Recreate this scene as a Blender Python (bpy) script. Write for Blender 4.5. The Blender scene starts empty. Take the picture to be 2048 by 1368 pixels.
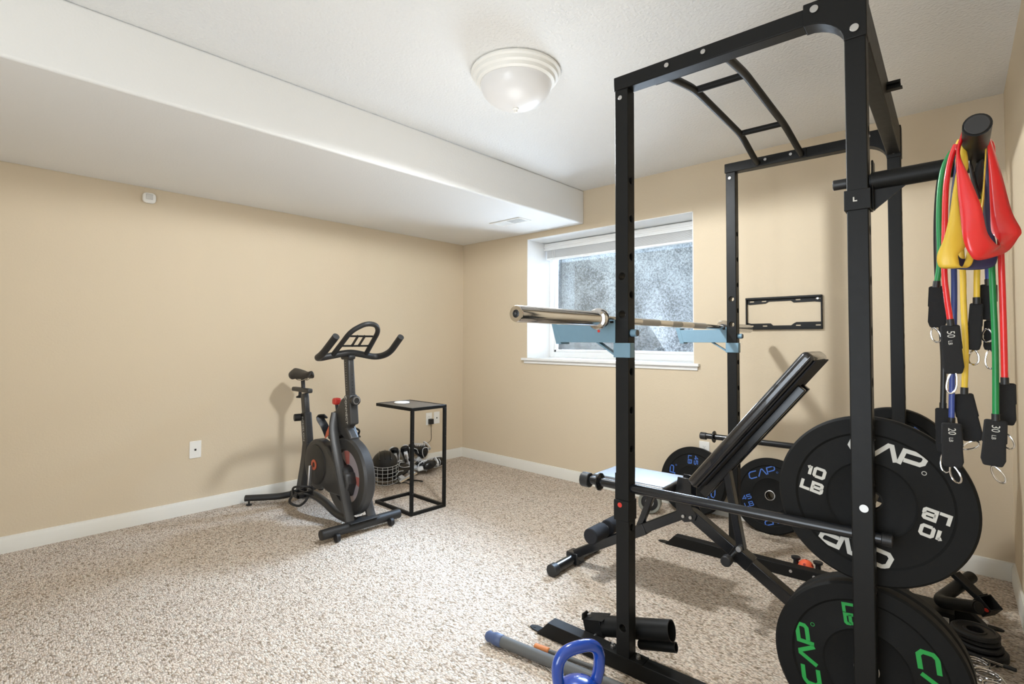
import bpy, bmesh, math, random
from mathutils import Vector, Matrix
random.seed(7)
PI = math.pi
SC = bpy.context.scene
COL = SC.collection
V = Vector

# ---------------------------------------------------------------- camera, world, large lights, exposure
cam_d = bpy.data.cameras.new('camera'); cam = bpy.data.objects.new('camera', cam_d); COL.objects.link(cam)
CY, CP, CR, CF = 0.747006, 0.0301657, 0.00392064, 1043.86
fwd = V((-math.sin(CY) * math.cos(CP), math.cos(CY) * math.cos(CP), math.sin(CP)))
rgt = V((math.cos(CY), math.sin(CY), 0)); up = rgt.cross(fwd)
r2 = rgt * math.cos(CR) + up * math.sin(CR); u2 = up * math.cos(CR) - rgt * math.sin(CR)
cam.matrix_world = Matrix(((r2.x, u2.x, -fwd.x, 4.02163), (r2.y, u2.y, -fwd.y, -3.59979), (r2.z, u2.z, -fwd.z, 1.17657), (0, 0, 0, 1)))
cam_d.sensor_width = 36; cam_d.lens = CF / 2048 * 36; cam_d.shift_y = -33.585 / 2048; cam_d.clip_start = 0.02
SC.camera = cam
w = bpy.data.worlds.new('world'); SC.world = w; w.use_nodes = True
w.node_tree.nodes['Background'].inputs[0].default_value = (0.72, 0.86, 1.0, 1); w.node_tree.nodes['Background'].inputs[1].default_value = 0.9
SC.view_settings.view_transform = 'Standard'; SC.view_settings.look = 'None'; SC.view_settings.gamma = 1
SC.view_settings.use_curve_mapping = False; SC.view_settings.exposure = 0.1

def area(name, loc, target, sx, sy, power, col):
    d = bpy.data.lights.new(name, 'AREA'); d.shape = 'RECTANGLE'; d.size = sx; d.size_y = sy; d.energy = power; d.color = col
    o = bpy.data.objects.new(name, d); COL.objects.link(o); o.location = loc
    o.rotation_euler = (V(target) - V(loc)).to_track_quat('-Z', 'Y').to_euler(); return o
area('daylight_above_window_well', (1.1, 2.0, 3.5), (2.6, -1.3, 0.0), 3.0, 1.6, 3300, (0.56, 0.74, 1.0))
area('window_well_fill', (1.2, 1.0, 1.12), (2.7, -1.3, 2.1), 1.4, .6, 120, (0.74, 0.85, 1.0))  # fill added low in the well, stands in for bounced daylight
area('fill_behind_camera', (3.3, -4.9, 1.15), (3.9, -1.4, 2.3), 1.3, 2.0, 50, (0.84, 0.92, 1.0))  # soft fill added behind the camera, no such source in view

# ---------------------------------------------------------------- helpers
WM = {}
def W_of(o): return WM.get(o.name, Matrix.Identity(4))
RACK = Matrix.Translation((3.005, -1.9456, 0)) @ Matrix.Rotation(0.0446, 4, 'Z')
ID = Matrix.Identity(4)

def props(o, label=None, cat=None, group=None, kind=None):
    if label: o['label'] = label
    if cat: o['category'] = cat
    if group: o['group'] = group
    if kind: o['kind'] = kind
    return o

def thing(name, label, cat, loc=(0, 0, 0), frame=ID, group=None):
    o = bpy.data.objects.new(name, None); COL.objects.link(o)
    m = frame @ Matrix.Translation(loc); o.matrix_world = m; WM[o.name] = m.copy()
    o.empty_display_size = 0.05
    return props(o, label, cat, group)

def put(name, bm, mat, parent=None, frame=ID, bevel=0, seg=2, smooth=True, sub=0, ang=35, solid=0):
    bm.transform(frame)
    bmesh.ops.recalc_face_normals(bm, faces=bm.faces)
    me = bpy.data.meshes.new(name)
    if parent is None:
        xs = [v.co for v in bm.verts]
        c = V(((min(p.x for p in xs) + max(p.x for p in xs)) / 2, (min(p.y for p in xs) + max(p.y for p in xs)) / 2, min(p.z for p in xs)))
        bm.transform(Matrix.Translation(-c))
    else:
        bm.transform(W_of(parent).inverted())
    bm.to_mesh(me); bm.free()
    o = bpy.data.objects.new(name, me); COL.objects.link(o)
    if parent is None:
        o.location = c; WM[o.name] = Matrix.Translation(c)
    else:
        o.parent = parent; WM[o.name] = W_of(parent).copy()
    if isinstance(mat, (list, tuple)):
        for m_ in mat: me.materials.append(m_)
    else: me.materials.append(mat)
    if smooth:
        me.shade_smooth(); me.set_sharp_from_angle(angle=math.radians(ang))
    if solid:
        m = o.modifiers.new('Solidify', 'SOLIDIFY'); m.thickness = solid; m.offset = 0
    if bevel:
        m = o.modifiers.new('Bevel', 'BEVEL'); m.width = bevel; m.segments = seg; m.limit_method = 'ANGLE'; m.angle_limit = math.radians(50)
    if sub:
        m = o.modifiers.new('Subsurf', 'SUBSURF'); m.levels = sub; m.render_levels = sub
    return o

def put_each(name, bm, mat, parent, frame=ID, gap=.003, **kw):
    """every separate piece of bm becomes a part of its own (pieces closer than gap stay together)"""
    bm.verts.ensure_lookup_table(); bm.verts.index_update(); seen = {}; isl = []
    for v in bm.verts:
        if v in seen: continue
        st = [v]; seen[v] = len(isl); g = [v]
        while st:
            a = st.pop()
            for e in a.link_edges:
                b = e.other_vert(a)
                if b not in seen: seen[b] = len(isl); st.append(b); g.append(b)
        isl.append(g)
    bb = [[min(v.co[i] for v in g) for i in range(3)] + [max(v.co[i] for v in g) for i in range(3)] for g in isl]
    par = list(range(len(isl)))
    def f(i):
        while par[i] != i: i = par[i]
        return i
    for i in range(len(isl)):
        for j in range(i):
            if all(bb[i][k] - gap <= bb[j][k + 3] and bb[j][k] - gap <= bb[i][k + 3] for k in range(3)): par[f(i)] = f(j)
    out = []
    for root in sorted(set(f(i) for i in range(len(isl)))):
        b2 = bm.copy(); b2.verts.ensure_lookup_table()
        keep = set(v.index for i in range(len(isl)) if f(i) == root for v in isl[i])
        bmesh.ops.delete(b2, geom=[v for v in b2.verts if v.index not in keep], context='VERTS')
        out.append(put(name, b2, mat, parent, frame, **kw))
    bm.free(); return out

def nb(): return bmesh.new()

def box(bm, lo, hi, mat=None):
    lo, hi = V(lo), V(hi); c = (lo + hi) / 2; s = hi - lo
    M = Matrix.Translation(c) @ Matrix.Diagonal((s.x, s.y, s.z, 1))
    if mat is not None: M = mat @ M
    bmesh.ops.create_cube(bm, size=1, matrix=M); return bm

def basis(d, upv=None):
    d = V(d).normalized(); u = V(upv) if upv is not None else (V((0, 0, 1)) if abs(d.z) < 0.9 else V((1, 0, 0)))
    x = u.cross(d).normalized(); y = d.cross(x).normalized(); return x, y, d

def cyl(bm, a, b, r, r2=None, n=24, caps=True):
    a, b = V(a), V(b); x, y, d = basis(b - a); L = (b - a).length
    M = Matrix(((x.x, y.x, d.x, (a.x + b.x) / 2), (x.y, y.y, d.y, (a.y + b.y) / 2), (x.z, y.z, d.z, (a.z + b.z) / 2), (0, 0, 0, 1)))
    bmesh.ops.create_cone(bm, cap_ends=caps, segments=n, radius1=r, radius2=r if r2 is None else r2, depth=L, matrix=M); return bm

def lathe(bm, prof, M=ID, n=48):
    """prof: [(r,z)] revolved about z."""
    rings = []
    for r, z in prof:
        if r < 1e-6: rings.append([bm.verts.new(M @ V((0, 0, z)))])
        else: rings.append([bm.verts.new(M @ V((r * math.cos(2 * PI * i / n), r * math.sin(2 * PI * i / n), z))) for i in range(n)])
    for a, b in zip(rings[:-1], rings[1:]):
        for i in range(n):
            j = (i + 1) % n
            if len(a) == 1 and len(b) == 1: continue
            if len(a) == 1: bm.faces.new((a[0], b[i], b[j]))
            elif len(b) == 1: bm.faces.new((a[i], a[j], b[0]))
            else: bm.faces.new((a[i], a[j], b[j], b[i]))
    return bm

def fillet(pts, r, k=6):
    pts = [V(p) for p in pts]; out = [pts[0]]
    for i in range(1, len(pts) - 1):
        p = pts[i]; a = pts[i - 1] - p; b = pts[i + 1] - p
        rr = min(r, a.length * 0.49, b.length * 0.49)
        p0 = p + a.normalized() * rr; p1 = p + b.normalized() * rr
        for j in range(k + 1):
            t = j / k; out.append(p0 * (1 - t) ** 2 + p * 2 * t * (1 - t) + p1 * t * t)
    out.append(pts[-1]); return out

def smoothpath(pts, k=6):
    pts = [V(p) for p in pts]; out = []
    P = [pts[0] * 2 - pts[1]] + pts + [pts[-1] * 2 - pts[-2]]
    for i in range(1, len(P) - 2):
        a, b, c, d = P[i - 1], P[i], P[i + 1], P[i + 2]
        for j in range(k):
            t = j / k
            out.append(0.5 * ((2 * b) + (c - a) * t + (2 * a - 5 * b + 4 * c - d) * t * t + (3 * b - a - 3 * c + d) * t ** 3))
    out.append(pts[-1]); return out

def sweep(bm, pts, prof, closed=False, upv=None, caps=True, scale=None):
    """sweep a 2-D profile [(a,b)] along pts with parallel transport."""
    pts = [V(p) for p in pts]; n = len(pts); rings = []
    T = []
    for i in range(n):
        if closed: t = pts[(i + 1) % n] - pts[i - 1]
        else: t = pts[min(i + 1, n - 1)] - pts[max(i - 1, 0)]
        T.append(t.normalized())
    x, y, _ = basis(T[0], upv)
    for i in range(n):
        t = T[i]; x = (x - t * x.dot(t)).normalized(); y = t.cross(x)
        s = 1 if scale is None else scale[i]
        rings.append([bm.verts.new(pts[i] + x * a * s + y * b * s) for a, b in prof])
    m = len(prof)
    for i in range(n if closed else n - 1):
        A, B = rings[i], rings[(i + 1) % n]
        for j in range(m): bm.faces.new((A[j], A[(j + 1) % m], B[(j + 1) % m], B[j]))
    if caps and not closed:
        bm.faces.new(rings[0][::-1]); bm.faces.new(rings[-1])
    return bm

def circ(r, n=14, ry=None): return [(r * math.cos(2 * PI * i / n), (ry or r) * math.sin(2 * PI * i / n)) for i in range(n)]
def rect(a, b): return [(-a / 2, -b / 2), (a / 2, -b / 2), (a / 2, b / 2), (-a / 2, b / 2)]
def tube(bm, pts, r, fil=0, closed=False, n=14, k=6):
    return sweep(bm, fillet(pts, fil, k) if fil else pts, circ(r, n), closed)
def beam(bm, a, b, wx, wy, upv=(0, 0, 1)):
    """square-section bar from a to b; wx sideways, wy along upv"""
    a, b = V(a), V(b); x, y, d = basis(b - a, upv)
    vs = []
    for p in (a, b):
        vs.append([bm.verts.new(p + x * s * wx / 2 + y * t * wy / 2) for s, t in ((-1, -1), (1, -1), (1, 1), (-1, 1))])
    A, B = vs
    for j in range(4): bm.faces.new((A[j], A[(j + 1) % 4], B[(j + 1) % 4], B[j]))
    bm.faces.new(A[::-1]); bm.faces.new(B); return bm

def prism(bm, poly, M, th):
    """2-D polygon (x,y) in frame M extruded along M's z by th"""
    a = [bm.verts.new(M @ V((x, y, 0))) for x, y in poly]; b = [bm.verts.new(M @ V((x, y, th))) for x, y in poly]
    n = len(poly); bm.faces.new(a[::-1]); bm.faces.new(b)
    for j in range(n): bm.faces.new((a[j], a[(j + 1) % n], b[(j + 1) % n], b[j]))
    return bm

def frame_at(o, x, y):
    o, x, y = V(o), V(x).normalized(), V(y).normalized(); z = x.cross(y)
    return Matrix(((x.x, y.x, z.x, o.x), (x.y, y.y, z.y, o.y), (x.z, y.z, z.z, o.z), (0, 0, 0, 1)))

def bool_diff(bm, cutters):
    me = bpy.data.meshes.new('tmp'); bm.to_mesh(me); bm.free(); o = bpy.data.objects.new('tmp', me); COL.objects.link(o)
    mc = bpy.data.meshes.new('tmpc'); cutters.to_mesh(mc); cutters.free(); c = bpy.data.objects.new('tmpc', mc); COL.objects.link(c)
    m = o.modifiers.new('b', 'BOOLEAN'); m.operation = 'DIFFERENCE'; m.object = c; m.solver = 'EXACT'; m.use_self = True
    dg = bpy.context.evaluated_depsgraph_get(); ev = o.evaluated_get(dg); out = nb(); out.from_mesh(ev.to_mesh()); ev.to_mesh_clear()
    bpy.data.objects.remove(o); bpy.data.objects.remove(c); return out

def text_bm(s, size, M, th=0.0008, sx=1.0):
    cu = bpy.data.curves.new('t', 'FONT'); cu.body = s; cu.size = size; cu.extrude = th / 2; cu.align_x = 'CENTER'; cu.align_y = 'CENTER'; cu.resolution_u = 3
    o = bpy.data.objects.new('t', cu); COL.objects.link(o); dg = bpy.context.evaluated_depsgraph_get()
    me = o.evaluated_get(dg).to_mesh(); bm = nb(); bm.from_mesh(me); o.evaluated_get(dg).to_mesh_clear()
    bpy.data.objects.remove(o); bm.transform(M @ Matrix.Diagonal((sx, 1, 1, 1))); return bm

GL = {  # wide angular strokes in a unit-high box
    'C': ([[(1.15, .98), (.30, 1), (.08, .80), (0, .22), (.18, 0), (1.0, 0)]], 1.25),
    'A': ([[(0, 0), (.62, 1), (.78, 1), (1.15, 0)]], 1.3),
    'P': ([[(0, 0), (.12, 1), (1.0, 1), (1.15, .85), (1.1, .5), (.95, .36), (.18, .36)]], 1.2),
    '1': ([[(.26, -.03), (.26, 1.03)], [(.0, .80), (.24, .96)]], .66),
    '0': ([[(.12, 0), (.73, 0), (.85, .15), (.85, .85), (.73, 1), (.12, 1), (0, .85), (0, .15), (.12, 0)]], 1.1),
    'L': ([[(0, 1), (0, 0), (.75, 0)]], .95),
    'B': ([[(0, .5), (.7, .5), (.8, .65), (.8, .9), (.7, 1), (0, 1), (0, 0), (.75, 0), (.85, .12), (.85, .4), (.75, .5)]], 1.1),
    '4': ([[(.62, 0), (.62, 1), (0, .3), (.85, .3)]], 1.05),
    '5': ([[(.85, 1), (0, 1), (0, .55), (.72, .55), (.85, .42), (.85, .12), (.72, 0), (0, 0)]], 1.1),
    '2': ([[(0, 1), (.72, 1), (.85, .88), (.85, .58), (.72, .5), (.1, .5), (0, .4), (0, 0), (.85, 0)]], 1.1),
}
def strokes(bm, s, M, h, wst, th=0.0007, sx=1.0):
    """text centred at M's origin, letter height h, stroke width wst"""
    W_ = sum(GL[c][1] for c in s) - 0.22; x0 = -W_ * h * sx / 2
    for c in s:
        st, adv = GL[c]
        for pl in st:
            P = [V((x0 + p[0] * h * sx, (p[1] - .5) * h, 0)) for p in pl]
            n = len(P); L = []; R = []
            for i in range(n):
                d0 = (P[i] - P[i - 1]).normalized() if i > 0 else None; d1 = (P[i + 1] - P[i]).normalized() if i < n - 1 else None
                if d0 is None: d0 = d1
                if d1 is None: d1 = d0
                t = (d0 + d1); t = t.normalized() if t.length > .1 else d0
                nn = V((-t.y, t.x, 0)); k = min(1 / max(nn.dot(V((-d0.y, d0.x, 0))), .35), 2.0)
                L.append(P[i] + nn * wst / 2 * k); R.append(P[i] - nn * wst / 2 * k)
            rings = [[bm.verts.new(M @ (q + V((0, 0, z)))) for q, z in ((L[i], 0), (R[i], 0), (R[i], th), (L[i], th))] for i in range(n)]
            for a, b in zip(rings[:-1], rings[1:]):
                for j in range(4): bm.faces.new((a[j], a[(j + 1) % 4], b[(j + 1) % 4], b[j]))
            bm.faces.new(rings[0][::-1]); bm.faces.new(rings[-1])
        x0 += adv * h * sx
    return bm

# ---------------------------------------------------------------- materials
def newmat(name):
    m = bpy.data.materials.new(name); m.use_nodes = True; nt = m.node_tree; return m, nt, nt.nodes['Principled BSDF']
def srgb(r, g, b):
    f = lambda c: (c / 255 / 12.92) if c / 255 <= .04045 else ((c / 255 + .055) / 1.055) ** 2.4
    return (f(r), f(g), f(b), 1)
def M_(name, col, rough=.5, metal=0, var=.06, scale=40, bump=0, bscale=400, bdist=.002, spec=.5, coat=0, sheen=0, trans=0):
    m, nt, b = newmat(name); N = nt.nodes; L = nt.links
    tc = N.new('ShaderNodeTexCoord')
    nz = N.new('ShaderNodeTexNoise'); nz.inputs['Scale'].default_value = scale; nz.inputs['Detail'].default_value = 4
    L.new(tc.outputs['Object'], nz.inputs['Vector'])
    mp = N.new('ShaderNodeMapRange'); mp.inputs['To Min'].default_value = 1 - var; mp.inputs['To Max'].default_value = 1 + var
    L.new(nz.outputs['Fac'], mp.inputs['Value'])
    mx = N.new('ShaderNodeVectorMath'); mx.operation = 'SCALE'; mx.inputs[0].default_value = col[:3]; L.new(mp.outputs[0], mx.inputs['Scale'])
    L.new(mx.outputs[0], b.inputs['Base Color'])
    mr = N.new('ShaderNodeMapRange'); mr.inputs['To Min'].default_value = max(rough - .06, .02); mr.inputs['To Max'].default_value = min(rough + .06, 1)
    L.new(nz.outputs['Fac'], mr.inputs['Value']); L.new(mr.outputs[0], b.inputs['Roughness'])
    b.inputs['Metallic'].default_value = metal; b.inputs['Specular IOR Level'].default_value = spec
    b.inputs['Coat Weight'].default_value = coat; b.inputs['Sheen Weight'].default_value = sheen
    b.inputs['Transmission Weight'].default_value = trans
    if bump:
        n2 = N.new('ShaderNodeTexNoise'); n2.inputs['Scale'].default_value = bscale; n2.inputs['Detail'].default_value = 3
        L.new(tc.outputs['Object'], n2.inputs['Vector'])
        bp = N.new('ShaderNodeBump'); bp.inputs['Strength'].default_value = bump; bp.inputs['Distance'].default_value = bdist
        L.new(n2.outputs['Fac'], bp.inputs['Height']); L.new(bp.outputs[0], b.inputs['Normal'])
    return m

WALL = M_('tan_wall_paint', srgb(208, 192, 166), .75, var=.015, scale=3, bump=.35, bscale=95)
CEIL = M_('textured_white_ceiling', srgb(228, 227, 224), .9, var=.01, scale=3, bump=1, bscale=75, bdist=.005)
SOFF = M_('white_soffit_paint', srgb(228, 227, 224), .85, var=.01, scale=3, bump=.4, bscale=90)
TRIM = M_('white_trim_paint', srgb(222, 219, 210), .4, var=.01)
WHITE = M_('white_vinyl', srgb(236, 236, 234), .35, var=.01)
PLAST = M_('white_plastic', srgb(232, 230, 224), .4, var=.01)
BLK = M_('black_powder_coat', srgb(22, 22, 21), .45, var=.1, bump=.12, bscale=900, spec=.2)
BLKG = M_('glossy_black_paint', srgb(24, 25, 27), .22, var=.1)
RUB = M_('black_rubber', srgb(17, 17, 16), .65, var=.12, bump=.15, bscale=700, spec=.2)
RUBS = M_('smooth_black_rubber', srgb(30, 30, 31), .5, var=.1)
BPLA = M_('black_plastic', srgb(26, 26, 27), .45, var=.1)
BIKE = M_('charcoal_bike_paint', srgb(50, 49, 48), .42, var=.08)
BIKED = M_('dark_bike_plastic', srgb(34, 34, 34), .5, var=.08)
CHROME = M_('polished_chrome', (.72, .71, .70, 1), .12, 1, var=.04)
STEEL = M_('zinc_bolt_steel', (.5, .49, .47, 1), .38, 1, var=.1)
ALU = M_('brushed_aluminium', (.55, .55, .56, 1), .35, 1, var=.1)
BLUE = M_('light_blue_enamel', srgb(112, 144, 162), .42, var=.04)
VINYL = M_('black_vinyl', srgb(28, 28, 30), .22, var=.1, bump=.25, bscale=60, coat=.7)
FOAM = M_('black_foam', srgb(24, 25, 30), .85, var=.15, bump=.3, bscale=500)
NYL = M_('black_nylon_webbing', srgb(24, 24, 25), .85, var=.15, bump=.4, bscale=700)
KB = M_('blue_kettlebell_enamel', srgb(18, 62, 150), .18, var=.08, coat=.6)
DKWOOD = M_('dark_wood_top', srgb(92, 82, 70), .5, var=.15, scale=12)
RED = M_('red_latex', srgb(214, 26, 30), .32, var=.04, coat=.5)
YEL = M_('yellow_latex', srgb(222, 186, 62), .4, var=.04)
NAVY = M_('navy_latex', srgb(44, 44, 78), .4, var=.05)
GRN = M_('green_latex', srgb(24, 128, 66), .35, var=.05)
BLU = M_('blue_latex', srgb(58, 76, 146), .35, var=.05)
BLKL = M_('black_latex', srgb(34, 33, 32), .4, var=.05)
ORB = M_('orange_ball_plastic', srgb(232, 98, 62), .45, var=.05)
ORG = M_('orange_grip', srgb(206, 128, 72), .5, var=.05)
REDP = M_('red_plastic', srgb(206, 56, 44), .35, var=.05)
SLATE = M_('slate_blue_rubber', srgb(66, 80, 112), .5, var=.06)
GREYF = M_('grey_foam_cover', srgb(84, 84, 82), .6, var=.06)
LTXT = M_('light_grey_lettering', srgb(200, 198, 190), .6, var=.03)
GTXT = M_('green_lettering', srgb(24, 150, 62), .55, var=.03)
BTXT = M_('blue_lettering', srgb(66, 112, 198), .55, var=.03)
GREYR = M_('grey_rubber', srgb(128, 128, 118), .6, var=.08)
COPPER = M_('copper_orange_paint', srgb(196, 92, 60), .4, var=.06)
FLY = M_('smoky_silver_disc', srgb(176, 166, 170), .35, .2, var=.12, scale=6)
PAPER = M_('white_label_paper', srgb(228, 224, 214), .7, var=.03)
GRAVEL = None

def carpet():
    m, nt, b = newmat('berber_carpet'); N = nt.nodes; L = nt.links
    tc = N.new('ShaderNodeTexCoord'); mp = N.new('ShaderNodeMapping'); mp.inputs['Scale'].default_value = (.8, 1.4, 1); mp.inputs['Rotation'].default_value = (0, 0, .05)
    L.new(tc.outputs['Object'], mp.inputs['Vector'])
    n0 = N.new('ShaderNodeTexNoise'); n0.inputs['Scale'].default_value = 30; n0.inputs['Detail'].default_value = 2
    L.new(mp.outputs[0], n0.inputs['Vector'])
    wv = N.new('ShaderNodeMix'); wv.data_type = 'VECTOR'; wv.inputs['Factor'].default_value = .012
    L.new(mp.outputs[0], wv.inputs['A']); L.new(n0.outputs['Color'], wv.inputs['B'])
    vo = N.new('ShaderNodeTexVoronoi'); vo.inputs['Scale'].default_value = 112; vo.inputs['Randomness'].default_value = .75
    L.new(wv.outputs['Result'], vo.inputs['Vector'])
    # loop colour picked per loop
    wn = N.new('ShaderNodeTexWhiteNoise'); wn.noise_dimensions = '3D'; L.new(vo.outputs['Position'], wn.inputs['Vector'])
    cr = N.new('ShaderNodeValToRGB'); e = cr.color_ramp.elements
    e[0].position = 0; e[0].color = srgb(150, 136, 116); e[1].position = 1; e[1].color = srgb(228, 219, 203)
    for p, c in ((.08, srgb(170, 150, 130)), (.18, srgb(206, 189, 170)), (.7, srgb(220, 204, 188))):
        x = e.new(p); x.color = c
    L.new(wn.outputs['Value'], cr.inputs['Fac'])
    # shade in the crevices between the loops, put into the colour
    dk = N.new('ShaderNodeMapRange'); dk.inputs['From Min'].default_value = .35; dk.inputs['From Max'].default_value = .75
    dk.inputs['To Min'].default_value = 1; dk.inputs['To Max'].default_value = .55
    L.new(vo.outputs['Distance'], dk.inputs['Value'])
    n3 = N.new('ShaderNodeTexNoise'); n3.inputs['Scale'].default_value = 6; n3.inputs['Detail'].default_value = 3; L.new(tc.outputs['Object'], n3.inputs['Vector'])
    m3 = N.new('ShaderNodeMapRange'); m3.inputs['To Min'].default_value = .92; m3.inputs['To Max'].default_value = 1.08; L.new(n3.outputs['Fac'], m3.inputs['Value'])
    mu = N.new('ShaderNodeMath'); mu.operation = 'MULTIPLY'; L.new(dk.outputs[0], mu.inputs[0]); L.new(m3.outputs[0], mu.inputs[1])
    sc = N.new('ShaderNodeVectorMath'); sc.operation = 'SCALE'; L.new(cr.outputs['Color'], sc.inputs[0]); L.new(mu.outputs[0], sc.inputs['Scale'])
    L.new(sc.outputs[0], b.inputs['Base Color']); b.inputs['Roughness'].default_value = .95; b.inputs['Specular IOR Level'].default_value = .1
    iv = N.new('ShaderNodeMath'); iv.operation = 'MULTIPLY'; iv.inputs[1].default_value = -1; L.new(vo.outputs['Distance'], iv.inputs[0])
    bp = N.new('ShaderNodeBump'); bp.inputs['Strength'].default_value = .9; bp.inputs['Distance'].default_value = .006
    L.new(iv.outputs[0], bp.inputs['Height']); L.new(bp.outputs[0], b.inputs['Normal'])
    return m
CARPET = carpet()

def gravelmat():
    m, nt, b = newmat('speckled_concrete'); N = nt.nodes; L = nt.links
    tc = N.new('ShaderNodeTexCoord')
    v1 = N.new('ShaderNodeTexNoise'); v1.inputs['Scale'].default_value = 60; v1.inputs['Detail'].default_value = 6; v1.inputs['Roughness'].default_value = .8; L.new(tc.outputs['Object'], v1.inputs['Vector'])
    v2 = N.new('ShaderNodeTexNoise'); v2.inputs['Scale'].default_value = 3.5; v2.inputs['Detail'].default_value = 3; L.new(tc.outputs['Object'], v2.inputs['Vector'])
    ad = N.new('ShaderNodeMath'); ad.operation = 'MULTIPLY_ADD'; ad.inputs[1].default_value = .35; L.new(v2.outputs['Fac'], ad.inputs[0]); L.new(v1.outputs['Fac'], ad.inputs[2])
    cr = N.new('ShaderNodeValToRGB'); e = cr.color_ramp.elements
    e[0].position = .57; e[0].color = srgb(40, 41, 42); e[1].position = .80; e[1].color = srgb(108, 109, 110)
    L.new(ad.outputs[0], cr.inputs['Fac']); L.new(cr.outputs['Color'], b.inputs['Base Color']); b.inputs['Roughness'].default_value = .9
    return m
CONC = gravelmat()

def glassmat():
    m, nt, b = newmat('window_glass'); N = nt.nodes; L = nt.links
    tr = N.new('ShaderNodeBsdfTransparent'); gl = N.new('ShaderNodeBsdfGlossy'); gl.inputs['Roughness'].default_value = .03
    tr.inputs['Color'].default_value = (.93, .95, .96, 1)
    fr = N.new('ShaderNodeFresnel'); fr.inputs['IOR'].default_value = 1.45
    mx = N.new('ShaderNodeMixShader'); L.new(fr.outputs[0], mx.inputs[0]); L.new(tr.outputs[0], mx.inputs[1]); L.new(gl.outputs[0], mx.inputs[2])
    L.new(mx.outputs[0], N['Material Output'].inputs['Surface']); N.remove(b); return m
GLASS = glassmat()

def domemat():
    m, nt, b = newmat('frosted_lamp_glass')
    b.inputs['Base Color'].default_value = (.58, .57, .56, 1); b.inputs['Roughness'].default_value = .3
    b.inputs['Emission Color'].default_value = (1, .97, .92, 1); b.inputs['Emission Strength'].default_value = .15
    return m
DOME = domemat()

# ---------------------------------------------------------------- setting
H, SH, SX = 2.44, 2.1586, 1.5062            # ceiling, soffit underside, soffit width
YF = -5.0
def struct(o): o['kind'] = 'structure'; return o
RW = lambda y: 4.0741 - 0.0424 * y          # right wall leans outward towards the viewer
bm = box(nb(), (-.1, YF, -.1), (4.6, .0, 0)); struct(put('floor', bm, CARPET, smooth=False))
bm = box(nb(), (-.1, YF - .1, H), (4.6, .1, H + .1)); struct(put('ceiling', bm, CEIL, smooth=False))
bm = box(nb(), (-.1, YF, 0), (0, .1, H)); struct(put('wall_left', bm, WALL, smooth=False))
# back wall with the window opening
wx0, wx1, wz0, wz1, wd = .8756, 2.4497, 1.0228, 2.1103, .39
bm = nb()
for lo, hi in (((0, 0, -.1), (wx0, wd, H)), ((wx1, 0, -.1), (4.3, wd, H)), ((wx0, 0, -.1), (wx1, wd, wz0)), ((wx0, 0, wz1), (wx1, wd, H))): box(bm, lo, hi)
struct(put('wall_back', bm, WALL, smooth=False))
bm = nb()                                     # white plaster returns of the opening
for lo, hi in (((wx0, .001, wz0), (wx0 + .006, wd, wz1)), ((wx1 - .006, .001, wz0), (wx1, wd, wz1)), ((wx0, .001, wz1 - .006), (wx1, wd, wz1))): box(bm, lo, hi)
struct(put('trim_1', bm, WHITE, smooth=False))
bm = nb(); box(bm, (wx0 - .045, -.035, wz0 - .022), (wx1 + .045, .0, wz0)); box(bm, (wx0, 0, wz0 - .022), (wx1, wd, wz0 + .001)); box(bm, (wx0 - .03, -.012, wz0 - .05), (wx1 + .03, 0, wz0 - .022))
struct(put('trim_2', bm, WHITE, bevel=.004))
bm = nb(); vs = [bm.verts.new(p) for p in ((RW(0.0), 0, 0), (RW(YF), YF, 0), (RW(YF), YF, H), (RW(0), 0, H), (RW(0) + .1, 0, 0), (RW(YF) + .1, YF, 0), (RW(YF) + .1, YF, H), (RW(0) + .1, 0, H))]
for f in ((0, 1, 2, 3), (4, 7, 6, 5), (0, 4, 5, 1), (3, 2, 6, 7), (0, 3, 7, 4), (1, 5, 6, 2)): bm.faces.new([vs[i] for i in f])
struct(put('wall_right', bm, WALL, smooth=False))
bm = nb()                                     # unseen wall behind the viewer, with an opening made for the fill light
for lo, hi in (((-.1, YF - .1, 0), (2.6, YF, H)), ((4.0, YF - .1, 0), (4.7, YF, H)), ((2.6, YF - .1, 2.2), (4.0, YF, H))): box(bm, lo, hi)
struct(put('wall_front', bm, WALL, smooth=False))
# dropped soffit along the left wall
bm = box(nb(), (0, YF, SH), (SX, 0, H)); o = struct(put('wall_soffit', bm, SOFF, bevel=.012, seg=3))
# baseboards
def base_profile(bm, a, b, nrm):
    a, b, nrm = V(a), V(b), V(nrm); pr = [(0, 0), (.015, 0), (.015, .068), (.011, .078), (.009, .088), (0, .0909)]
    A = [bm.verts.new(a + nrm * p + V((0, 0, q))) for p, q in pr]; B = [bm.verts.new(b + nrm * p + V((0, 0, q))) for p, q in pr]
    n = len(pr)
    for j in range(n): bm.faces.new((A[j], A[(j + 1) % n], B[(j + 1) % n], B[j]))
    bm.faces.new(A[::-1]); bm.faces.new(B); return bm
struct(put('baseboard_left', base_profile(nb(), (0, YF, 0), (0, 0, 0), (1, 0, 0)), TRIM))
struct(put('baseboard_back', base_profile(nb(), (.015, 0, 0), (RW(0), 0, 0), (0, -1, 0)), TRIM))
struct(put('baseboard_right', base_profile(nb(), (RW(YF), YF, 0), (RW(-.015), -.015, 0), (-1, 0, 0)), TRIM))
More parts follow.
